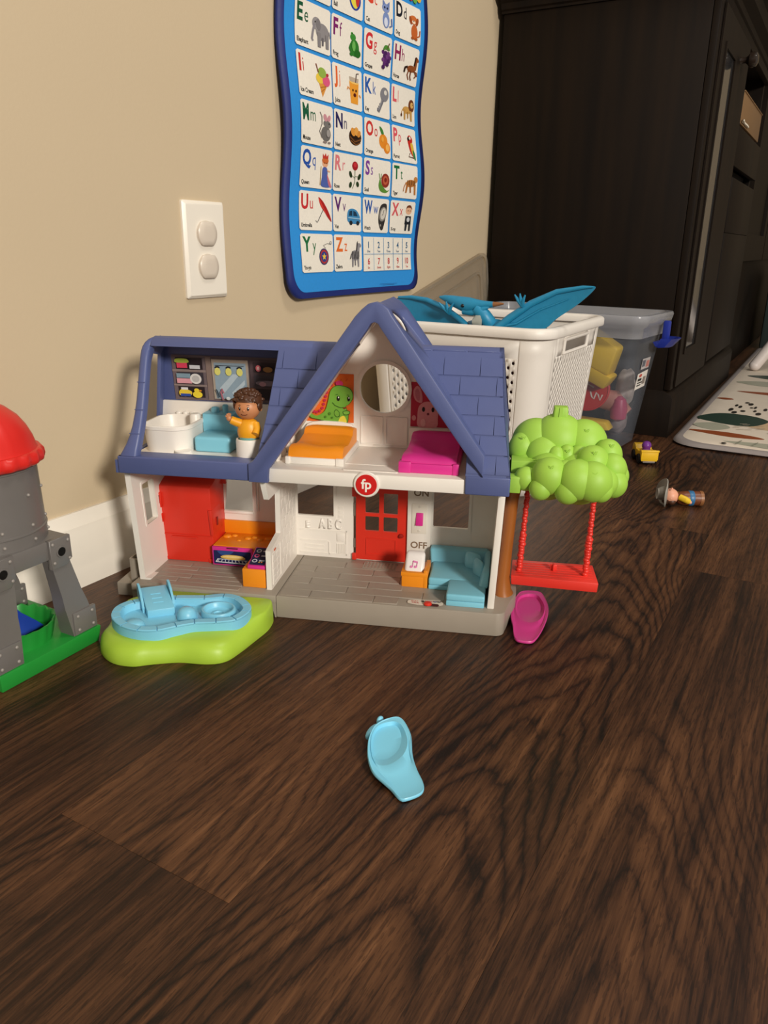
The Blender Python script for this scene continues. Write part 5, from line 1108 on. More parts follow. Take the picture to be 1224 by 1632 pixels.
pb = [(0.4757, -0.4539), (0.476, -0.4591), (0.4712, -0.4663), (0.463, -0.4746), (0.4539, -0.4804), (0.4456, -0.4852), (0.4382, -0.4907), (0.43, -0.4984), (0.4231, -0.5061), (0.4186, -0.5093), (0.4139, -0.5101), (0.4086, -0.5079), (0.403, -0.5039), (0.4006, -0.5012), (0.4013, -0.4968), (0.4047, -0.4901), (0.4076, -0.4813), (0.4107, -0.4722), (0.4155, -0.4656), (0.4235, -0.4585), (0.4328, -0.4527), (0.4418, -0.4485), (0.4512, -0.4458), (0.4593, -0.4453), (0.4681, -0.4482)]
ib = [(0.4676, -0.4532), (0.47, -0.4571), (0.4688, -0.4624), (0.4629, -0.4695), (0.4549, -0.4759), (0.4475, -0.4792), (0.4391, -0.4806), (0.4318, -0.4797), (0.4254, -0.4772), (0.4214, -0.4733), (0.4205, -0.4694), (0.4227, -0.4644), (0.4278, -0.4595), (0.4356, -0.4541), (0.4453, -0.4493), (0.4548, -0.4476), (0.4615, -0.449)]
fb1 = [(.4668, -.4538), (0.4692, -0.4565), (0.4682, -0.4602), (0.4640, -0.4648), (0.4579, -0.4688), (0.4492, -0.472), (0.4413, -0.4729), (0.4344, -0.4714), (0.4302, -0.4682), (0.4285, -0.4645), (0.4298, -0.4608), (0.4340, -0.4571), (0.4408, -0.4530), (0.4490, -0.4492), (0.4560, -0.4482), (0.4620, -0.4496)]
st_ = scoop('toy_scoop', 'light blue plastic scoop seat lying alone on the open floor', SB, pb, ib, fb1, (.4715, -.4515), (.4020, -.5070))
B().sphere((.4690-.4715, -.4430+.4515, .0085), (.0040, .0026, .0040), 3).sphere((.4570-.4715, -.4432+.4515, .0052), (.0100, .0035, .0048), 3).done('back_tab', SB, st_)
pb2 = [(0.7596, -0.456), (0.7667, -0.4647), (0.7683, -0.475), (0.756, -0.4852), (0.7406, -0.4934), (0.7243, -0.4983), (0.7077, -0.5011), (0.6912, -0.5026), (0.6777, -0.5024), (0.67, -0.5004), (0.6664, -0.493), (0.6662, -0.4854), (0.6745, -0.4796), (0.6881, -0.4734), (0.7017, -0.4659), (0.7172, -0.4602), (0.7348, -0.4561), (0.7487, -0.4548)]
ib2 = [(0.7530, -0.4605), (0.7592, -0.4660), (0.7600, -0.4741), (0.7515, -0.4820), (0.7406, -0.489), (0.7257, -0.4933), (0.7129, -0.4936), (0.7043, -0.490), (0.701, -0.4845), (0.702, -0.4777), (0.7092, -0.4700), (0.7222, -0.463), (0.7378, -0.4590), (0.7472, -0.4585)]
fb2_ = [(0.7545, -0.4615), (0.7590, -0.4665), (0.7588, -0.4732), (0.7524, -0.4795), (0.7430, -0.4855), (0.7328, -0.4886), (0.7238, -0.4876), (0.7182, -0.4848), (0.7152, -0.4800), (0.7162, -0.4740), (0.7215, -0.4675), (0.7297, -0.4622), (0.7410, -0.4592), (0.7490, -0.4592)]
scoop('toy_scoop', 'magenta plastic scoop seat lying under the red swing', plastic('#cf3f8e', .38, .03, .03), pb2, ib2, fb2_, (.7650, -.4560), (.6640, -.4960))

# ------------------------------------------------------------------ white laundry basket behind the house
bsk = thing('laundry_basket', 'white plastic laundry basket with punched holes standing behind the dollhouse', 'basket', (1.25, -.205, 0))
BW = plastic('#e6e0d8', .42, .03, .02)
BX0, BX1, BY0, BY1, RZ = 1.0870, 1.4100, -.3570, -.0380, .2560
def bring(z, inset_=0.0):
    k = z/RZ; g = .024*(1-k)+inset_
    x0, x1, y0, y1, r = BX0+.006+g, BX1-.006-g, BY0+.006+g*.75, BY1-.006-g*.75, max(.006, .040-inset_-.006*(1-k))
    return x0, x1, y0, y1, r
def bpt(s, z):
    """s walks round the wall: 0..1 the side facing the camera (from the wall end), 1..2 the rounded corner, 2..3 the short side, then back"""
    x0, x1, y0, y1, r = bring(z); ox, oy = 1.25, -.205
    k = int(s) % 8; f = s-int(s)
    C4 = {1: (x0+r, y0+r, pi), 3: (x1-r, y0+r, 1.5*pi), 5: (x1-r, y1-r, 0), 7: (x0+r, y1-r, .5*pi)}
    if k == 0: p = (x0, y1-r+(y0+r-y1+r)*f)
    elif k == 2: p = (x0+r+(x1-x0-2*r)*f, y0)
    elif k == 4: p = (x1, y0+r+(y1-y0-2*r)*f)
    elif k == 6: p = (x1-r+(x0-x1+2*r)*f, y1)
    else:
        cx, cy, a = C4[k]; p = (cx+r*cos(a+pi/2*f), cy+r*sin(a+pi/2*f))
    return (p[0]-ox, p[1]-oy, z)
def ringz(z): return [bpt(k+(i/ n_k), z) for k in range(8) for n_k in ((8 if k % 2 else 4),) for i in range(n_k)]
solid = B()
z0h, z1h = .0450, .2180
nrow = 12; hz_ = (z1h-z0h)/nrow
def punched(s0, s1, ncol, hw, hh_, rows_, skip=lambda i, j: False):
    """a patch of wall made of small cells, every other one with an eight-sided hole"""
    b = B(); ds = (s1-s0)/ncol
    for i in range(ncol):
        for j in range(rows_):
            a, c = s0+ds*i, s0+ds*(i+1); off = hz_*.5 if i % 2 else 0
            zb, zt = z0h+hz_*j+off, z0h+hz_*(j+1)+off
            if i % 2 and j == rows_-1: zt = z1h
            if i % 2 and j == 0:
                b.poly([bpt(a, z0h), bpt(c, z0h), bpt(c, zb), bpt(a, zb)])
            ms, mz = (a+c)/2, (zb+zt)/2
            if zt-zb < hz_*.9 or skip(i, j):
                b.poly([bpt(a, zb), bpt(ms, zb), bpt(c, zb), bpt(c, mz), bpt(c, zt), bpt(ms, zt), bpt(a, zt), bpt(a, mz)]); continue
            o_ = [(a, zb), (ms, zb), (c, zb), (c, mz), (c, zt), (ms, zt), (a, zt), (a, mz)]
            h_ = [(ms+ds*hw*cos(t_), mz+hz_*hh_*sin(t_)) for t_ in [-.75*pi+k*pi/4 for k in range(8)]]
            vo = [b.bm.verts.new(bpt(*p)) for p in o_]; vh = [b.bm.verts.new(bpt(*p)) for p in h_]
            for k in range(8): b.bm.faces.new([vo[k], vo[(k+1) % 8], vh[(k+1) % 8], vh[k]])
    return b
def plain(s0, s1, za, zb, ns=8, nz=4):
    return B().grid(lambda u, v: bpt(s0+(s1-s0)*u, za+(zb-za)*v), ns, nz)
def merge(bs):
    o = bs[0]
    for q in bs[1:]:
        me = bpy.data.meshes.new('t'); q.bm.to_mesh(me); q.bm.free(); o.bm.from_mesh(me); bpy.data.meshes.remove(me)
    bmesh.ops.remove_doubles(o.bm, verts=o.bm.verts[:], dist=.00002); return o
parts_ = [plain(0, 8, .0, z0h, 224, 3), plain(0, 1, z1h, RZ-.006, 8, 2), plain(1, 2, z0h, RZ-.006, 28, 8), plain(3, 8, z0h, RZ-.006, 100, 6)]
parts_ += [plain(0, .03, z0h, z1h, 2, 8), plain(.985, 1, z0h, z1h, 2, 8), punched(.03, .985, 29, .32, .19, nrow)]
# short side with the hand hole
parts_ += [plain(2, 2.05, z0h, RZ-.006, 3, 6), plain(2.95, 3, z0h, RZ-.006, 2, 6), punched(2.05, 2.95, 30, .38, .28, nrow, lambda i, j: j == nrow-1 and 5 < i < 25)]
hs0, hs1, hz0, hz1 = 2.20, 2.74, .2200, .2410
parts_ += [plain(2.05, hs0, z1h, RZ-.006, 3, 3), plain(hs1, 2.95, z1h, RZ-.006, 3, 3), plain(hs0, hs1, z1h, hz0, 4, 1), plain(hs0, hs1, hz1, RZ-.006, 4, 1)]
mesh_ = merge(parts_)
bmesh.ops.recalc_face_normals(mesh_.bm, faces=mesh_.bm.faces[:])
for f_ in mesh_.bm.faces:      # every patch faces outwards
    c_ = f_.calc_center_median()
    if f_.normal.x*c_.x/.027+f_.normal.y*c_.y/.022 < 0: f_.normal_flip()
bsk_wall = mesh_.done('basket_body', BW, bsk, sharp=45, solid=.0013, recalc=False)
B().loft([[(p[0], p[1], .0010) for p in ringz(.001)], [(p[0], p[1], .0030) for p in ringz(.003)]]).done('basket_bottom', BW, bsk)
def rim_ring(g, z):
    pts = rrect(BX0-g, BX1+g, BY0-g, BY1+g, .040+g, 9); return [(x-1.25, y_+.205, z) for x, y_ in pts]
B().loft([rim_ring(-.0050, .2480), rim_ring(.0000, .2480), rim_ring(.0010, .2500), rim_ring(.0010, .2585), rim_ring(-.0010, .2615), rim_ring(-.0060, .2632), rim_ring(-.0120, .2625), rim_ring(-.0150, .2590), rim_ring(-.0150, .2500), rim_ring(-.0085, .2480), rim_ring(-.0050, .2480)], cap0=False, cap1=False).done('basket_rim', BW, bsk, sharp=50)
# raised frame round the hand hole
hf = B(); q = []
for (sa, za) in ((hs0, hz0), (hs1, hz0), (hs1, hz1), (hs0, hz1), (hs0, hz0)):
    q.append(Vector(bpt(sa, za))+Vector((0, -.0015, 0)))
for a_, c_ in zip(q, q[1:]): hf.tube([a_, c_], .0028, 8)
hf.done('hand_hole_frame', BW, bsk)
# folded dark red cloth seen in the hand hole and through the punched holes
def heap(name, label, cat, c, r, m, seed=1, parent=None, boxy=1.0):
    rnd = random.Random(seed); b = B(); b.sphere((0, 0, 0), 1, 4); ph = [(Vector((rnd.uniform(-1, 1), rnd.uniform(-1, 1), rnd.uniform(-1, 1))), rnd.uniform(3, 7), rnd.uniform(0, 6)) for _ in range(7)]
    def f(p):
        bx = lambda t_: math.copysign(abs(t_)**boxy, t_)
        k = 1+(.5 if boxy < 1 else 1)*sum(.035*sin(d.dot(p)*w_*1.6+o_) for d, w_, o_ in ph); return (bx(p.x)*k*r[0], bx(p.y)*k*r[1], max(-r[2], bx(p.z)*k*r[2]))
    o = b.xf(f).done(name, m, parent, sharp=80)
    if not parent: tag(o, label, cat)
    o.location = c; return o
heap('folded_cloth', 'dark red cloth inside the white laundry basket behind the hand hole', 'cloth', (1.250, -.205, .1320), (.118, .112, .122), plastic('#3c1212', .9, .3, .2, 120), 4, None, .62)

# ------------------------------------------------------------------ blue flying reptile on top of the basket
PT = plastic('#1f86b0', .42, .12, .12, 140)
ptr = thing('toy_pterosaur', 'teal blue rubber pterosaur with spread wings lying across the white basket', 'toy', (1.17, -.20, .240))
off_ = lambda x, y_, z: (x-1.17, y_+.20, z-.240)
def wing(P, x0, x1, thick, ribs):
    """P: outline in (y, z); the membrane bows between x0 and x1"""
    pts = catmull(P, 4); ys = [p[0] for p in pts]; y0, y1 = min(ys), max(ys)
    b = B(); b.prism([(p[0], p[1]) for p in pts], -thick/2, thick/2, 'yz', bev=0)
    bmesh.ops.triangulate(b.bm, faces=[f for f in b.bm.faces if len(f.verts) > 4]); bmesh.ops.subdivide_edges(b.bm, edges=[e for e in b.bm.edges if e.calc_length() > .02], cuts=2)
    b.xf(lambda p: off_(x0+(x1-x0)*(p.y-y0)/(y1-y0)+p.x+.008*sin((p.y-y0)/(y1-y0)*pi), p.y, p.z))
    for rb in ribs: b.tube([Vector(off_(x0+(x1-x0)*(y_-y0)/(y1-y0)+.008*sin((y_-y0)/(y1-y0)*pi)-.0035, y_, z)) for y_, z in rb[0]], rb[1], 8)
    return b
# right wing rises towards the room, left wing leans back to the wall
wing([(-.2520, .2480), (-.2700, .2640), (-.3000, .2880), (-.3400, .3110), (-.3800, .3200), (-.3965, .3215), (-.3900, .3110), (-.3700, .2930), (-.3440, .2740), (-.3300, .2600), (-.3100, .2490), (-.2800, .2440)], 1.155, 1.135, .003,
     [([(-.2560, .2540), (-.2760, .2720), (-.3050, .2940), (-.3420, .3125), (-.3800, .3200), (-.3950, .3212)], [.0060, .0060, .0052, .0040, .0028, .0012]), ([(-.2660, .2600), (-.2860, .2640), (-.3200, .2860), (-.3600, .3030)], [.003, .002, .0016, .001])]).done('wing', PT, ptr, sharp=50)
wing([(-.2050, .2560), (-.1900, .2650), (-.1600, .2800), (-.1250, .2900), (-.0950, .2930), (-.0700, .2920), (-.0640, .2850), (-.0700, .2720), (-.0900, .2550), (-.1400, .2480), (-.1800, .2460)], 1.140, 1.165, .003,
     [([(-.2080, .2560), (-.1900, .2660), (-.1600, .2805), (-.1250, .2905), (-.0950, .2935), (-.0700, .2925)], [.0050, .0052, .0048, .0042, .0032, .0018])]).done('wing', PT, ptr, sharp=50)
bb = B().loft([[(off_(1.160, -.225, .24)[0]+rx*cos(2*pi*i/20), off_(1.16, y_, .24)[1], z-.240+rz_*sin(2*pi*i/20)) for i in range(20)] for y_, z, rx, rz_ in ((-.185, .2450, .004, .004), (-.200, .2480, .018, .014), (-.225, .2500, .026, .019), (-.250, .2500, .024, .017), (-.270, .2480, .014, .011), (-.280, .2460, .004, .004))])
bb.done('body', PT, ptr)
# head: crest to the left, long beak to the right, neck dropping into the basket
nk = B().tube([Vector(off_(1.150, -.2390, .2540)), Vector(off_(1.143, -.2400, .2640)), Vector(off_(1.140, -.2330, .2740)), Vector(off_(1.140, -.2200, .2830))], [.0125, .0115, .0105, .0100], 14)
nk.done('neck', PT, ptr)
hd = B().loft([[(off_(1.14, y_, z)[0]+rx*cos(2*pi*i/16), off_(1.14, y_, z)[1], off_(1.14, y_, z)[2]+rz_*sin(2*pi*i/16)) for i in range(16)] for y_, z, rx, rz_ in ((-.1560, .2975, .0008, .0015), (-.1660, .2960, .0040, .0050), (-.1800, .2925, .0075, .0085), (-.1950, .2890, .0100, .0110), (-.2080, .2880, .0110, .0115), (-.2200, .2885, .0085, .0085), (-.2330, .2895, .0060, .0058), (-.2480, .2905, .0042, .0042))])
hd.done('head', PT, ptr)
B().loft([[(off_(1.14, y_, z)[0]+r*cos(2*pi*i/14), off_(1.14, y_, z)[1], off_(1.14, y_, z)[2]+r*sin(2*pi*i/14)) for i in range(14)] for y_, z, r in ((-.2470, .2905, .0043), (-.2540, .2912, .0032), (-.2640, .2922, .0012))]).done('beak_tip', plastic('#8a5a35', .45), ptr)['label'] = 'brown beak tip'
B().tube([Vector(off_(1.138, -.1990, .2780)), Vector(off_(1.136, -.2150, .2770)), Vector(off_(1.136, -.2340, .2835)), Vector(off_(1.138, -.2420, .2870))], [.0050, .0050, .0040, .0016], 10).done('lower_jaw', PT, ptr)
B().sphere(off_(1.1305, -.2010, .2870), (.0022, .0032, .0030), 2).done('eye', plastic('#0e1418', .2), ptr)
B().loft([[(off_(1.135, y_, z)[0]+.006*cos(2*pi*i/14)-.004, off_(1.135, y_, z)[1]+r*.5*cos(2*pi*i/14), off_(1.135, y_, z)[2]+r*sin(2*pi*i/14)) for i in range(14)] for y_, z, r in ((-.2180, .2640, .004), (-.2230, .2640, .010), (-.2300, .2640, .0105), (-.2340, .2640, .004))]).done('belly', plastic('#a7aaa2', .5), ptr)['label'] = 'pale grey belly'
for sy, base in ((-1, (-.2950, .2910)), (1, (-.1750, .2740))):
    for k in range(3):
        dy = (-.004+.0055*k) if sy < 0 else (.010-.0085*k); up_ = .018-.002*abs(k-1)
        B().tube([Vector(off_(1.137, base[0], base[1])), Vector(off_(1.131, base[0]+dy*.7, base[1]+up_*.5)), Vector(off_(1.130, base[0]+dy*1.5, base[1]+up_))], [.0034, .0028, .0009], 8).done('claw', PT, ptr)

# ------------------------------------------------------------------ clear storage bin with toys, between basket and cabinet
CLR = clear_plastic('clear_bin_plastic', '#9aa0ab', .20, .12, '#eceef2'); CLR2 = clear_plastic('clear_rim_plastic', '#b9babf', .45, .2, '#e6e8ec')
bin_ = thing('storage_bin', 'clear plastic storage bin with blue latch full of toys beside the dark cabinet', 'bin', (1.5590, -.2180, 0), radians(-5))
def bin_ring(z, g=0.0):
    k = z/.262; e = .040*(1-k)
    return [(x-1.56, y_+.21, z) for x, y_ in rrect(1.4740+e*.9-g, 1.6480-e*.55+g, -.4020+e*.75-g, -.0500-e*.75+g, .022+g*.5, 6)]
B().loft([bin_ring(.0015, -.004), bin_ring(.0040), bin_ring(.090), bin_ring(.180), bin_ring(.236)], cap0=True, cap1=False).done('bin_body', CLR, bin_, sharp=45)
B().loft([bin_ring(.218, .0006), bin_ring(.218, .0035), bin_ring(.236, .0045), bin_ring(.243, .0125), bin_ring(.256, .0135), bin_ring(.2600, .0115), bin_ring(.2600, .0020), bin_ring(.236, -.0005), bin_ring(.218, .0006)], cap0=False, cap1=False).done('bin_rim', CLR2, bin_, sharp=45)
lt = B(); rings = []
for x_, k in ((-.034, .35), (-.030, .8), (-.015, 1), (.010, 1), (.024, .8), (.028, .35)):
    rings.append([(x_, .002, .2080), (x_, -.010*k, .1960+.006*(1-k)), (x_, -.024*k, .1980+.005*(1-k)), (x_, -.036*k, .2120), (x_, -.0385*k, .2150), (x_, -.034*k, .2150), (x_, -.022*k, .2060), (x_, -.010*k, .2080)])
lt.loft(rings).box(-.006, .006, -.0180, -.0050, .2000, .2460, .003)
lt.xf(lambda p: (1.590-1.56+p.x, -.4060+.21+p.y, p.z)).done('latch', plastic('#1c2f8f', .35, .03), bin_)['label'] = 'dark blue latch'
b = B(); mats = [ink('#e6e1da')]
fl_ = lambda u, v, l=0: (1.530-1.56+u*.060, -.4030+.21-.0016-l+.040*.75*(1-(.118+v*.062)/.262), .118+v*.062)
flat(b, fl_, [(0, 0), (1, .02), (1, .55), (0, .5)])
picture(b, mats, fl_, [rc(.12, .1, .52, .14, '#22'+'2222'), rc(.12, .18, .60, .22, '#222222'), rc(.12, .26, .48, .34, '#222222'), rc(.62, .12, .88, .36, '#8a8078'), ('e', .3, .43, .14, .05, 0, '#c4564a')])
picture(b, mats, fl_, [rc(.15, .62, .95, .95, '#b9b4b4'), rc(.2, .7, .5, .9, '#5a5f6a'), rc(.6, .66, .9, .86, '#c07a72')])
b.done('bin_label', mats, bin_, recalc=False, smooth=False)
# toys in the bin
def toy(b, name, label, m, loc, cat='toy'): o = b.done(name, m, None); o.location = loc; return tag(o, label, cat)
YL = plastic('#e8c136', .42, .03, .04)
yt = B().hexa([(-.035, -.045, -.03), (.035, -.045, -.03), (.035, .05, -.03), (-.035, .05, -.03), (-.032, -.034, .035), (.032, -.034, .035), (.032, .05, .045), (-.032, .05, .045)], .006)
yt.hexa([(-.03, -.05, -.062), (.03, -.05, -.062), (.03, .02, -.062), (-.03, .02, -.062), (-.035, -.055, -.028), (.035, -.055, -.028), (.035, .04, -.028), (-.035, .04, -.028)], .006)
yt.xf(lambda p: (p.x*.8, (p.y*cos(.42)-p.z*sin(.42))*.84, (p.y*sin(.42)+p.z*cos(.42))*.84))
toy(yt, 'toy_truck', 'yellow blocky toy pressed against the clear bin near its top', YL, (1.5300, -.3180, .1790))
rt = thing('toy_tin', 'red round lid with white lettering inside the clear bin', 'tin', (1.5360, -.2980, .1080))
rt.rotation_euler = (0, .15, .15)
B().lathe([(.0420, .018), (.0430, 0), (.0425, -.003), (.0400, -.0036), (.0395, -.0018), (.0001, -.0018)], (0, 0, 0), 'x', 40).done('lid', plastic('#c8241f', .35, .02), rt)
b = B(); mats = [ink('#e8e0d6')]
picture(b, mats, lambda u, v, l=0: (-.0022-l, -u, v), [('l', [(-.034+.004*k, .006*sin(k*1.7)) for k in range(9)], .003, '#e8dcd2'), ('l', [(.006+.004*k, -.012+.008*cos(k*1.9)) for k in range(7)], .0028, '#e8dcd2'), ('e', -.016, -.014, .007, .009, 0, '#e8dcd2'), ('e', -.016, -.014, .0035, .0055, 0, '#c8241f'), ('l', [(.012, .012), (.004, .020), (.0, .010), (.012, .004)], .0028, '#e8dcd2')])
b.done('lid_print', mats, rt, recalc=False, smooth=False)
toy(B().hexa([(-.02, -.06, -.006), (.02, -.06, -.006), (.02, .06, -.006), (-.02, .06, -.006), (-.016, -.05, .010), (.016, -.05, .010), (.016, .055, .014), (-.016, .055, .014)], .004), 'toy_block', 'flat yellow toy piece lying low in the clear bin', YL, (1.5300, -.2950, .0400))
toy(B().tube([(0, -.045, -.012), (0, -.015, .010), (0, .02, .012), (0, .055, -.014)], [.012, .022, .020, .008], 14), 'toy_animal', 'pinkish brown toy lying in the middle of the clear bin', plastic('#b5786c', .5, .05, .1), (1.5600, -.3300, .0760))
toy(B().lathe([(.004, -.024), (.015, -.018), (.017, 0), (.012, .02), (.004, .026)], (0, 0, 0), 'z', 20), 'toy_bottle', 'magenta toy bottle in the clear bin behind the pinkish toy', plastic('#b5305f', .4), (1.5500, -.3600, .0720))
heap('soft_toy', 'crumpled pale grey soft toy behind the short side of the clear bin', 'soft toy', (1.6000, -.3560, .1080), (.024, .020, .036), plastic('#b7aba4', .9, .4, .15, 150), 11)
heap('soft_toy', 'dull grey soft toy lowest at the short side of the clear bin', 'soft toy', (1.6000, -.3450, .0400), (.024, .022, .032), plastic('#8f7f7d', .9, .4, .15, 150), 12)
heap('folded_cloth', 'slate blue cloth lining the back of the clear bin', 'cloth', (1.5580, -.1700, .0870), (.045, .075, .080), plastic('#3e4656', .9, .3, .2, 90), 13)
pg = thing('toy_penguin', 'small black toy with orange face at the back rim of the clear bin', 'toy', (1.5400, -.1500, .1640))
B().lathe([(.012, -.008), (.020, .010), (.021, .040), (.020, .062), (.018, .078), (.012, .092), (.0001, .098)], (0, 0, 0), 'z', 24).done('toy_body', plastic('#15110f', .5), pg)
B().sphere((-.012, -.008, .074), (.012, .014, .011), 3).done('toy_face', plastic('#e0853c', .45), pg)
# its lid, leaning against the wall behind
ld = thing('bin_lid', 'translucent plastic bin lid leaning against the wall behind the laundry basket', 'lid', (1.4980, -.0080, .2280))
lid_m = clear_plastic('frosted_lid', '#c9c1b4', .26, .35, '#ece6da')
B().prism(rrect(-.191, .191, -.091, .091, .028, 6), -.0010, .0010, 'xz').done('lid_sheet', lid_m, ld)
B().prism(rrect(-.195, .195, -.095, .095, .030, 6), -.0045, .0035, 'xz', [rrect(-.188, .188, -.088, .088, .025, 6)]).done('lid_rim', lid_m, ld)
B().prism(rrect(-.160, .160, -.062, .062, .02, 5), -.0040, .000, 'xz', [rrect(-.155, .155, -.057, .057, .018, 5)]).done('lid_ridge', lid_m, ld)
ld.rotation_euler = (0, radians(-13.5), 0)

# ------------------------------------------------------------------ dark cabinet
DW = dark_wood()
CX, CF = 1.6780, -.4300
cab = thing('sideboard', 'tall espresso brown wooden cabinet with a glass door standing against the wall', 'cabinet', (CX, 0, 0))
def cb(b, name, m=DW, parent=None, **k): return b.xf(lambda p: (p.x-CX, p.y, p.z)).done(name, m, parent or cab, **k)
cb(B().box(CX, CX+.020, CF+.014, -.016, .085, .845, .001), 'side_panel')
cb(B().box(CX+.020, 2.60, -.030, -.018, .085, .845), 'back_panel')
cb(B().box(CX+.02, 2.60, CF+.020, -.03, .085, .105), 'bottom_board')
cb(B().box(2.0950, 2.1050, CF+.02, -.03, .105, .845), 'divider')
cb(B().box(2.58, 2.60, CF+.014, -.018, .085, .845), 'side_panel')
# plinth with stepped top
cb(B().prism([(-.016, 0), (CF-.008, 0), (CF-.008, .0800), (CF-.004, .0880), (CF+.012, .0960), (-.016, .0960)], CX-.008, 2.62, 'yz', bev=.001), 'plinth')
# face frame: stile, rails
cb(B().box(CX-.001, CX+.030, CF, CF+.013, .097, .845, .0015), 'stile')
cb(B().box(CX+.052, 2.60, CF, CF+.013, .800, .845, .001), 'top_rail')
cb(B().box(2.0900, 2.1150, CF, CF+.013, .097, .800, .001), 'stile')
cb(B().box(2.1150, 2.60, CF, CF+.013, .560, .645, .001), 'drawer_rail')
# cornice
cb(B().prism([(-.012, .815), (CF+.006, .815), (CF-.004, .822), (CF-.006, .832), (CF-.022, .842), (CF-.026, .862), (CF-.040, .872), (CF-.040, .900), (-.012, .900)], CX-.004, 2.64, 'yz'), 'cornice')
cb(B().prism([(CX+.002, .815), (CX-.008, .822), (CX-.010, .832), (CX-.024, .842), (CX-.028, .862), (CX-.040, .872), (CX-.040, .900), (CX+.002, .900)], CF-.040, -.012, 'xz'), 'cornice')
# glass door with moulded frame
dx0, dx1, dz0, dz1 = CX+.0305, 2.0880, .100, .797
dr = cb(B().prism(rrect(dx0, dx1, dz0, dz1, .002, 2), CF-.004, CF-.0005, 'xz', [rrect(dx0+.047, dx1-.205, dz0+.070, dz1-.060, .001, 1)]), 'glass_door')
cb(B().prism(rrect(dx0+.041, dx1-.199, dz0+.064, dz1-.054, .002, 2), CF-.0068, CF-.0035, 'xz', [rrect(dx0+.051, dx1-.209, dz0+.074, dz1-.064, .002, 2)]), 'door_moulding', DW, dr)
gl, nt, gb_ = base_mat('dark_glass'); gb_.inputs['Base Color'].default_value = (.03, .03, .032, 1); gb_.inputs['Roughness'].default_value = .04
gb_.inputs['Specular IOR Level'].default_value = .8
_n = nt.nodes.new('ShaderNodeTexNoise'); _n.inputs['Scale'].default_value = 6; _m = nt.nodes.new('ShaderNodeMapRange'); _m.inputs[3].default_value = .03; _m.inputs[4].default_value = .09
nt.links.new(_n.outputs['Fac'], _m.inputs[0]); nt.links.new(_m.outputs[0], gb_.inputs['Roughness'])
cb(B().box(dx0+.045, dx1-.203, CF-.0032, CF-.0012, dz0+.066, dz1-.056), 'pane', gl)
def knob(x, z): return cb(B().lathe([(.0070, 0), (.0060, -.004), (.0055, -.010), (.0080, -.014), (.0135, -.018), (.0150, -.024), (.0130, -.031), (.0070, -.0345), (.0001, -.0350)], (x, CF-.0035, z), 'y', 24), 'door_knob', plastic('#2a211b', .18, 0, .05))
knob(1.965, .748)
# drawer and lower panel under the open shelf
cb(B().box(2.1150, 2.58, CF+.05, -.03, .640, .652), 'shelf_board')
cb(B().box(2.1180, 2.575, CF-.003, CF+.010, .4125, .535, .0015), 'drawer')
cb(B().box(2.1180, 2.575, CF-.003, CF+.010, .105, .4118, .001), 'lower_panel')
cb(B().box(2.1180, 2.58, CF+.030, CF+.040, .530, .565), 'gap_shade', plastic('#050404', .8, 0))  # near-black board paints the shade inside the slot above the drawer
# cardboard box on the open shelf
cbx = thing('cardboard_box', 'small brown cardboard box on the open shelf of the dark cabinet', 'box', (2.330, -.330, .652))
CBM = plastic('#80613e', .75, .1, .08, 90)
B().box(-.190, .200, -.098, .085, 0, .068, .001).done('carton', CBM, cbx)
B().box(-.192, -.006, -.100, .087, .066, .0685, .0005).done('flap', CBM, cbx); B().box(-.004, .202, -.100, .087, .066, .0685, .0005).done('flap', CBM, cbx)
B().prism(catmull([(-.06, -.004), (-.02, .004), (.03, .002), (.07, .006), (.04, .014), (-.01, .012), (-.05, .014)], 4), .004, .007, 'xy').xf(lambda p: (2.20+p.x*1.0, -.4345+p.y*.4, .656+p.z*1.2-.005)).done('paper_scrap', plastic('#e9dfcc', .6), None)
tag(bpy.data.objects['paper_scrap'], 'crumpled white paper scrap on the shelf edge before the cardboard box', 'paper')
# further cabinet beyond, with a lit look painted on one glass door
fc_ = thing('bookcase', 'second dark cabinet farther right past the cardboard box', 'cabinet', (3.15, 0, 0))
fcb = lambda b, n_, m=DW: b.xf(lambda p: (p.x-3.15, p.y, p.z)).done(n_, m, fc_)
fcb(B().box(2.665, 4.05, -.400, -.018, 0, 1.4, .002), 'carcass')
fcb(B().prism(rrect(2.70, 3.30, .34, 1.30, .002, 2), -.418, -.400, 'xz', [rrect(2.78, 3.22, .42, 1.22, .002, 2)]), 'glass_door')
fcb(B().box(2.78, 3.22, -.408, -.406, .42, 1.22), 'door_panel')
fcb(B().prism(rrect(3.32, 3.95, .34, 1.30, .002, 2), -.418, -.400, 'xz', [rrect(3.40, 3.87, .42, 1.22, .002, 2)]), 'glass_door')
fcb(B().box(3.40, 3.87, -.408, -.406, .42, 1.22), 'pane', gl)
fcb(B().prism(rrect(3.45, 3.80, .44, .62, .01, 3), -.4120, -.4082, 'xz'), 'pane_lit_patch', plastic('#857c74', .6, .03))  # pale panel paints the lighter, lit area onto the dark glass
sc_ = thing('storage_cube', 'dark teal storage cube by the bookcase at the far end of the mat', 'box', (3.62, -.545, 0))
B().hexa([(-.17, -.12, 0), (.17, -.12, 0), (.17, .10, 0), (-.17, .10, 0), (-.18, -.125, .30), (.18, -.125, .30), (.18, .10, .30), (-.18, .10, .30)], .012).done('cube_body', plastic('#24302e', .8, .2), sc_)
B().box(-.04, .04, -.131, -.124, .2, .225, .003).done('cube_handle', plastic('#141a19', .7), sc_)

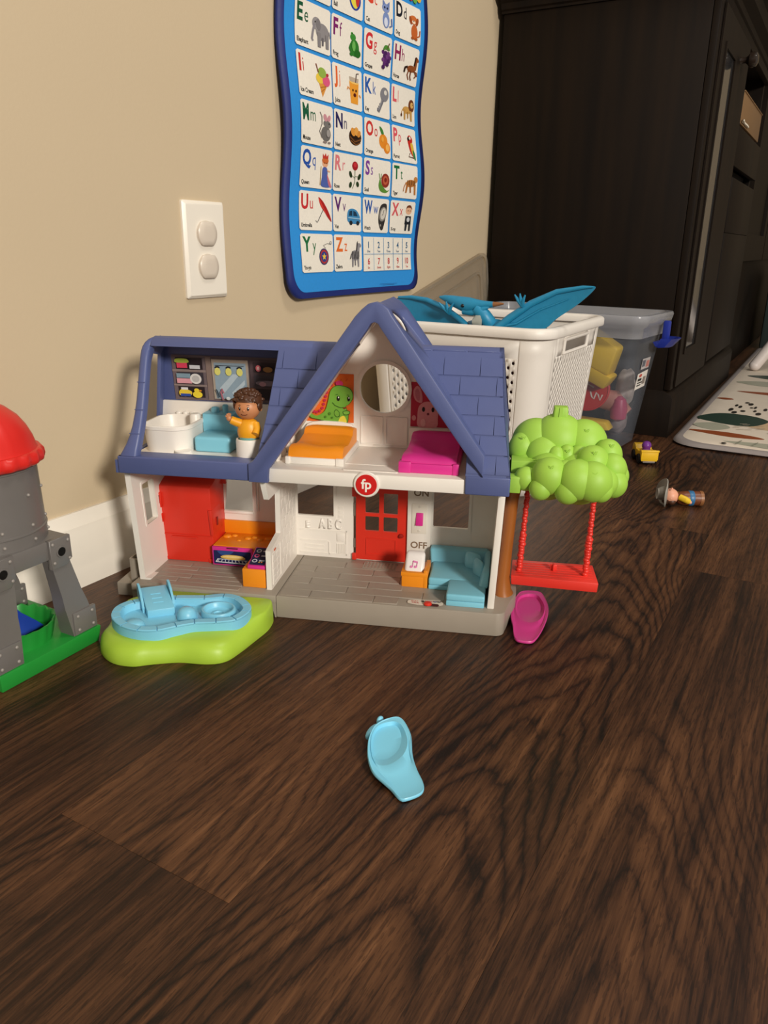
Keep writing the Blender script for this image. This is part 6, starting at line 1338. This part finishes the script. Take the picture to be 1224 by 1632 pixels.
# ------------------------------------------------------------------ play mat
mt = thing('play_mat', 'padded cream play mat with rust and green leaf print and grey binding', 'mat', (2.45, -.95, 0))
mrot = .008
def mp(x, y_, z): return (x-2.45, y_+.95+(x-1.6)*mrot*.6, z)
MX0, MX1, MY0, MY1 = 1.600, 3.450, -1.60, -.4530
def mring(g, z): return [mp(x, y_, z) for x, y_ in rrect(MX0+g, MX1-g, MY0+g, MY1-g, .060, 8)]
quilt = plastic('#ddd0bf', .85, .25, .06, 30)
B().loft([mring(.014, .0005), mring(.014, .0085), mring(.022, .0110), mring(.045, .0118)]).done('mat_padding', quilt, mt, sharp=70)
B().loft([mring(.0, .0040), mring(.002, .0085), mring(.008, .0110), mring(.016, .0105), mring(.017, .0020), mring(.006, .0006), mring(.0, .0040)], cap0=False, cap1=False).done('binding', plastic('#8f8785', .8, .2, .05), mt, sharp=60)
b = B(); mats = [ink('#8f4a24', .85)]
fm_ = lambda u, v, l=0: mp(MX0+u, MY1-v, .0119+l)
RUST, DG, SG_, TAN, BLK, CRM = '#8f451f', '#1f3a31', '#a8a896', '#cdb08c', '#161412', '#e7dccb'
def leafs(cx, cy, L_, W_, a):
    c, s_ = cos(a), sin(a); return ('s', [(cx+x*L_*c-y_*W_*s_, cy+x*L_*s_+y_*W_*c) for x, y_ in ((-.5, 0), (-.25, .35), (.1, .5), (.4, .25), (.5, 0), (.35, -.3), (.0, -.45), (-.3, -.3))])
sh = []
def add(q, col): sh.append(q+(col,))
UP = pi/2
for (cu, cv, L_, W_, a_, col) in ((.052, .205, .22, .050, UP, SG_), (.120, .092, .150, .045, UP+.10, RUST), (.190, .055, .075, .085, UP, SG_), (.265, .190, .19, .14, UP-.2, TAN), (.290, .085, .150, .150, UP-.35, DG), (.165, .25, .16, .05, UP-.2, CRM),
   (.555, .038, .040, .030, UP, RUST), (.690, .190, .28, .060, UP, RUST), (.86, .10, .14, .10, UP, SG_), (.82, .30, .22, .12, UP, CRM), (1.00, .12, .15, .09, UP, DG), (1.08, .28, .22, .10, UP, TAN), (.48, .30, .16, .12, UP, TAN), (.40, .42, .2, .12, UP+.4, SG_), (.12, .42, .2, .07, UP, DG), (.2, .56, .2, .1, UP, RUST)):
    add(leafs(cu, cv, L_, W_, a_), col)
rnd = random.Random(21)
for i in range(34):
    sh.append(('e', rnd.uniform(.37, .54), rnd.uniform(.06, .27), rnd.uniform(.008, .018), rnd.uniform(.003, .006), 0, BLK))
for i in range(26):
    cx, cy = rnd.uniform(.17, .24), rnd.uniform(.09, .26); sh.append(('l', [(cx, cy), (cx+.010, cy+.014)], .0025, '#b9ab97'))
for i in range(7): sh.append(('l', [(.03+.006*i, .12+.03*i), (.072-.002*i, .128+.03*i)], .002, '#8f917f'))
sh.append(('e', .028, .10, .006, .005, 0, BLK)); sh.append(('e', .085, .20, .007, .005, 0, BLK))
for i in range(34):
    u_, v_ = rnd.uniform(.2, 1.7), rnd.uniform(.52, 1.0); L_ = rnd.uniform(.10, .22); sh.append(leafs(u_, v_, L_, rnd.uniform(.05, .1), rnd.uniform(0, 3))+(rnd.choice([RUST, DG, SG_, TAN, TAN, SG_]),))
picture(b, mats, fm_, sh, step=.00002)
tag(b.done('mat_print', mats, mt, recalc=False, smooth=False), kind='stuff')
# white tube slanting up from the mat
rod = thing('white_tube', 'white round tube slanting up from the far part of the play mat', 'tube', (2.722, -.5000, .0125))
B().tube([(0, 0, .016), (.018, -.037, .080), (.060, -.125, .235), (.100, -.210, .385)], [.0175, .0180, .0180, .0180], 20).done('tube_body', plastic('#d9cfca', .4, .03), rod)
B().sphere((0, 0, .0165), (.0180, .0180, .0165), 3).done('end_cap', plastic('#d9cfca', .4, .03), rod)

# ------------------------------------------------------------------ little car
car = thing('toy_car', 'small yellow toy car with a purple round driver near the foot of the clear bin', 'toy car', (1.4535, -.4380, 0), radians(-62))
CY = plastic('#e8b91f', .38, .03, .04)
side = [(-.0310, .0090), (-.0310, .0262), (-.0180, .0255), (-.0120, .0215), (.0080, .0215), (.0150, .0290), (.0250, .0295), (.0310, .0250), (.0310, .0090), (.0240, .0090)]
arch = lambda cy: [(cy+.0095*cos(pi*k/8), .0090+.0085*sin(pi*k/8)) for k in range(9)]
prof = [(-.0310, .0075), (-.0310, .0262), (-.0180, .0258), (-.0120, .0220), (.0080, .0220), (.0150, .0285), (.0250, .0290), (.0310, .0250), (.0310, .0075)]+arch(.0185)+arch(-.0150)
B().prism(prof, -.0145, .0145, 'yz', bev=.0010).done('car_body', CY, car, sharp=35)
B().box(-.0155, .0155, -.0325, -.0295, .0095, .0275, .0010).box(-.0165, .0165, -.0335, -.0290, .0245, .0280, .0008).done('bumper', CY, car)
B().box(-.0110, .0110, -.0310, .0290, .0040, .0080, .0008).done('chassis', plastic('#77706c', .4), car)
for y_ in (-.0150, .0185):
    for sx in (-1, 1): B().lathe([(.0030, -.0035), (.0080, -.0035), (.0088, -.0020), (.0088, .0020), (.0080, .0035), (.0030, .0035)], (sx*.0135, y_, .0088), 'x', 24).done('wheel', plastic('#14120f', .6, .1), car)
B().sphere((0, -.0060, .0310), (.0085, .0085, .0085), 3).lathe([(.0075, 0), (.0070, .010)], (0, -.006, .0205), 'z', 20).done('driver', plastic('#6a2a86', .35, .03), car)['label'] = 'purple round driver'

# ------------------------------------------------------------------ toy farmer lying on the floor
far = thing('toy_farmer', 'small plastic figure with grey wide-brimmed hat lying on its back on the floor', 'toy figure', (1.2150, -.5470, 0), math.atan2(-.88, .47))
BR = plastic('#6f3b1f', .42, .04, .06)
B().lathe([(.0105, .012), (.0112, .016), (.0112, .026)], (0, 0, .0118), 'x', 28).done('overalls', BR, far)
B().lathe([(.0114, .0085), (.0118, .0095), (.0118, .0150), (.0114, .0160)], (0, 0, .0118), 'x', 28).done('waistband', plastic('#2f6b9a', .4), far)
B().lathe([(.0116, .0300), (.0118, .0260), (.0118, .0250)], (0, 0, .0118), 'x', 28).done('base_ring', plastic('#8a5a34', .4), far)
B().lathe([(.0112, .0090), (.0110, .0020), (.0098, -.0050), (.0070, -.0085), (.0001, -.0095)], (0, 0, .0118), 'x', 28).done('vest', BR, far)
SK2 = plastic('#e0a184', .45, .03, .04)
hd_ = B().sphere((-.0185, 0, .0145), (.0118, .0122, .0122), 4).sphere((-.0180, -.0015, .0268), (.0016, .0018, .0018), 2).sphere((-.0205, -.0105, .0140), (.002, .0018, .0022), 2)
head_ = hd_.done('head', SK2, far)
B().sphere((-.0215, .0010, .0105), (.0098, .0115, .0102), 3).sphere((-.0180, -.0085, .0080), (.006, .004, .005), 2).done('hair', plastic('#4a2a18', .5, .1, .1), far)
fb2 = B()
for yy in (-.0045, .0025): fb2.sphere((-.0220, yy, .0258), (.0012, .0009, .0006), 2)
fb2.done('eyes', plastic('#1a100c', .3, 0), far)
B().tube([(-.0060, -.0060, .0150), (.0010, -.0125, .0130), (.0060, -.0110, .0100)], [.0050, .0050, .0045], 14).tube([(-.0060, .0060, .0150), (.0010, .0125, .0130), (.0060, .0110, .0150)], [.0050, .0050, .0045], 14).done('sleeves', plastic('#dfba2a', .42), far)
B().sphere((.0085, -.0105, .0085), (.0032, .0032, .0032), 2).sphere((.0085, .0105, .0165), (.0032, .0032, .0032), 2).done('hands', SK2, far)
hat = B(); N_ = 40
def brim(r, x, bend): return [(x+bend*abs(sin(2*pi*i/N_))**2*-.0, r*1.0*cos(2*pi*i/N_), .0135+r*1.22*sin(2*pi*i/N_)) for i in range(N_)]
def br(r, x, k): return [(x-k*(cos(2*pi*i/N_)**2), r*cos(2*pi*i/N_), .0195+r*1.05*sin(2*pi*i/N_)) for i in range(N_)]
hat.loft([br(.0100, -.0262, 0), br(.0170, -.0262, .003), br(.0212, -.0262, .007), br(.0212, -.0276, .007), br(.0170, -.0278, .003), br(.0110, -.0278, 0), [(-.0345, .0092*cos(2*pi*i/N_), .0185+.0098*sin(2*pi*i/N_)) for i in range(N_)], [(-.0395, .0070*cos(2*pi*i/N_), .0180+.0080*sin(2*pi*i/N_)) for i in range(N_)], [(-.0375, .0030*cos(2*pi*i/N_), .0180+.0060*sin(2*pi*i/N_)) for i in range(N_)]])
hat.done('hat', plastic('#8e8a82', .5, .05, .04), far, sharp=50)
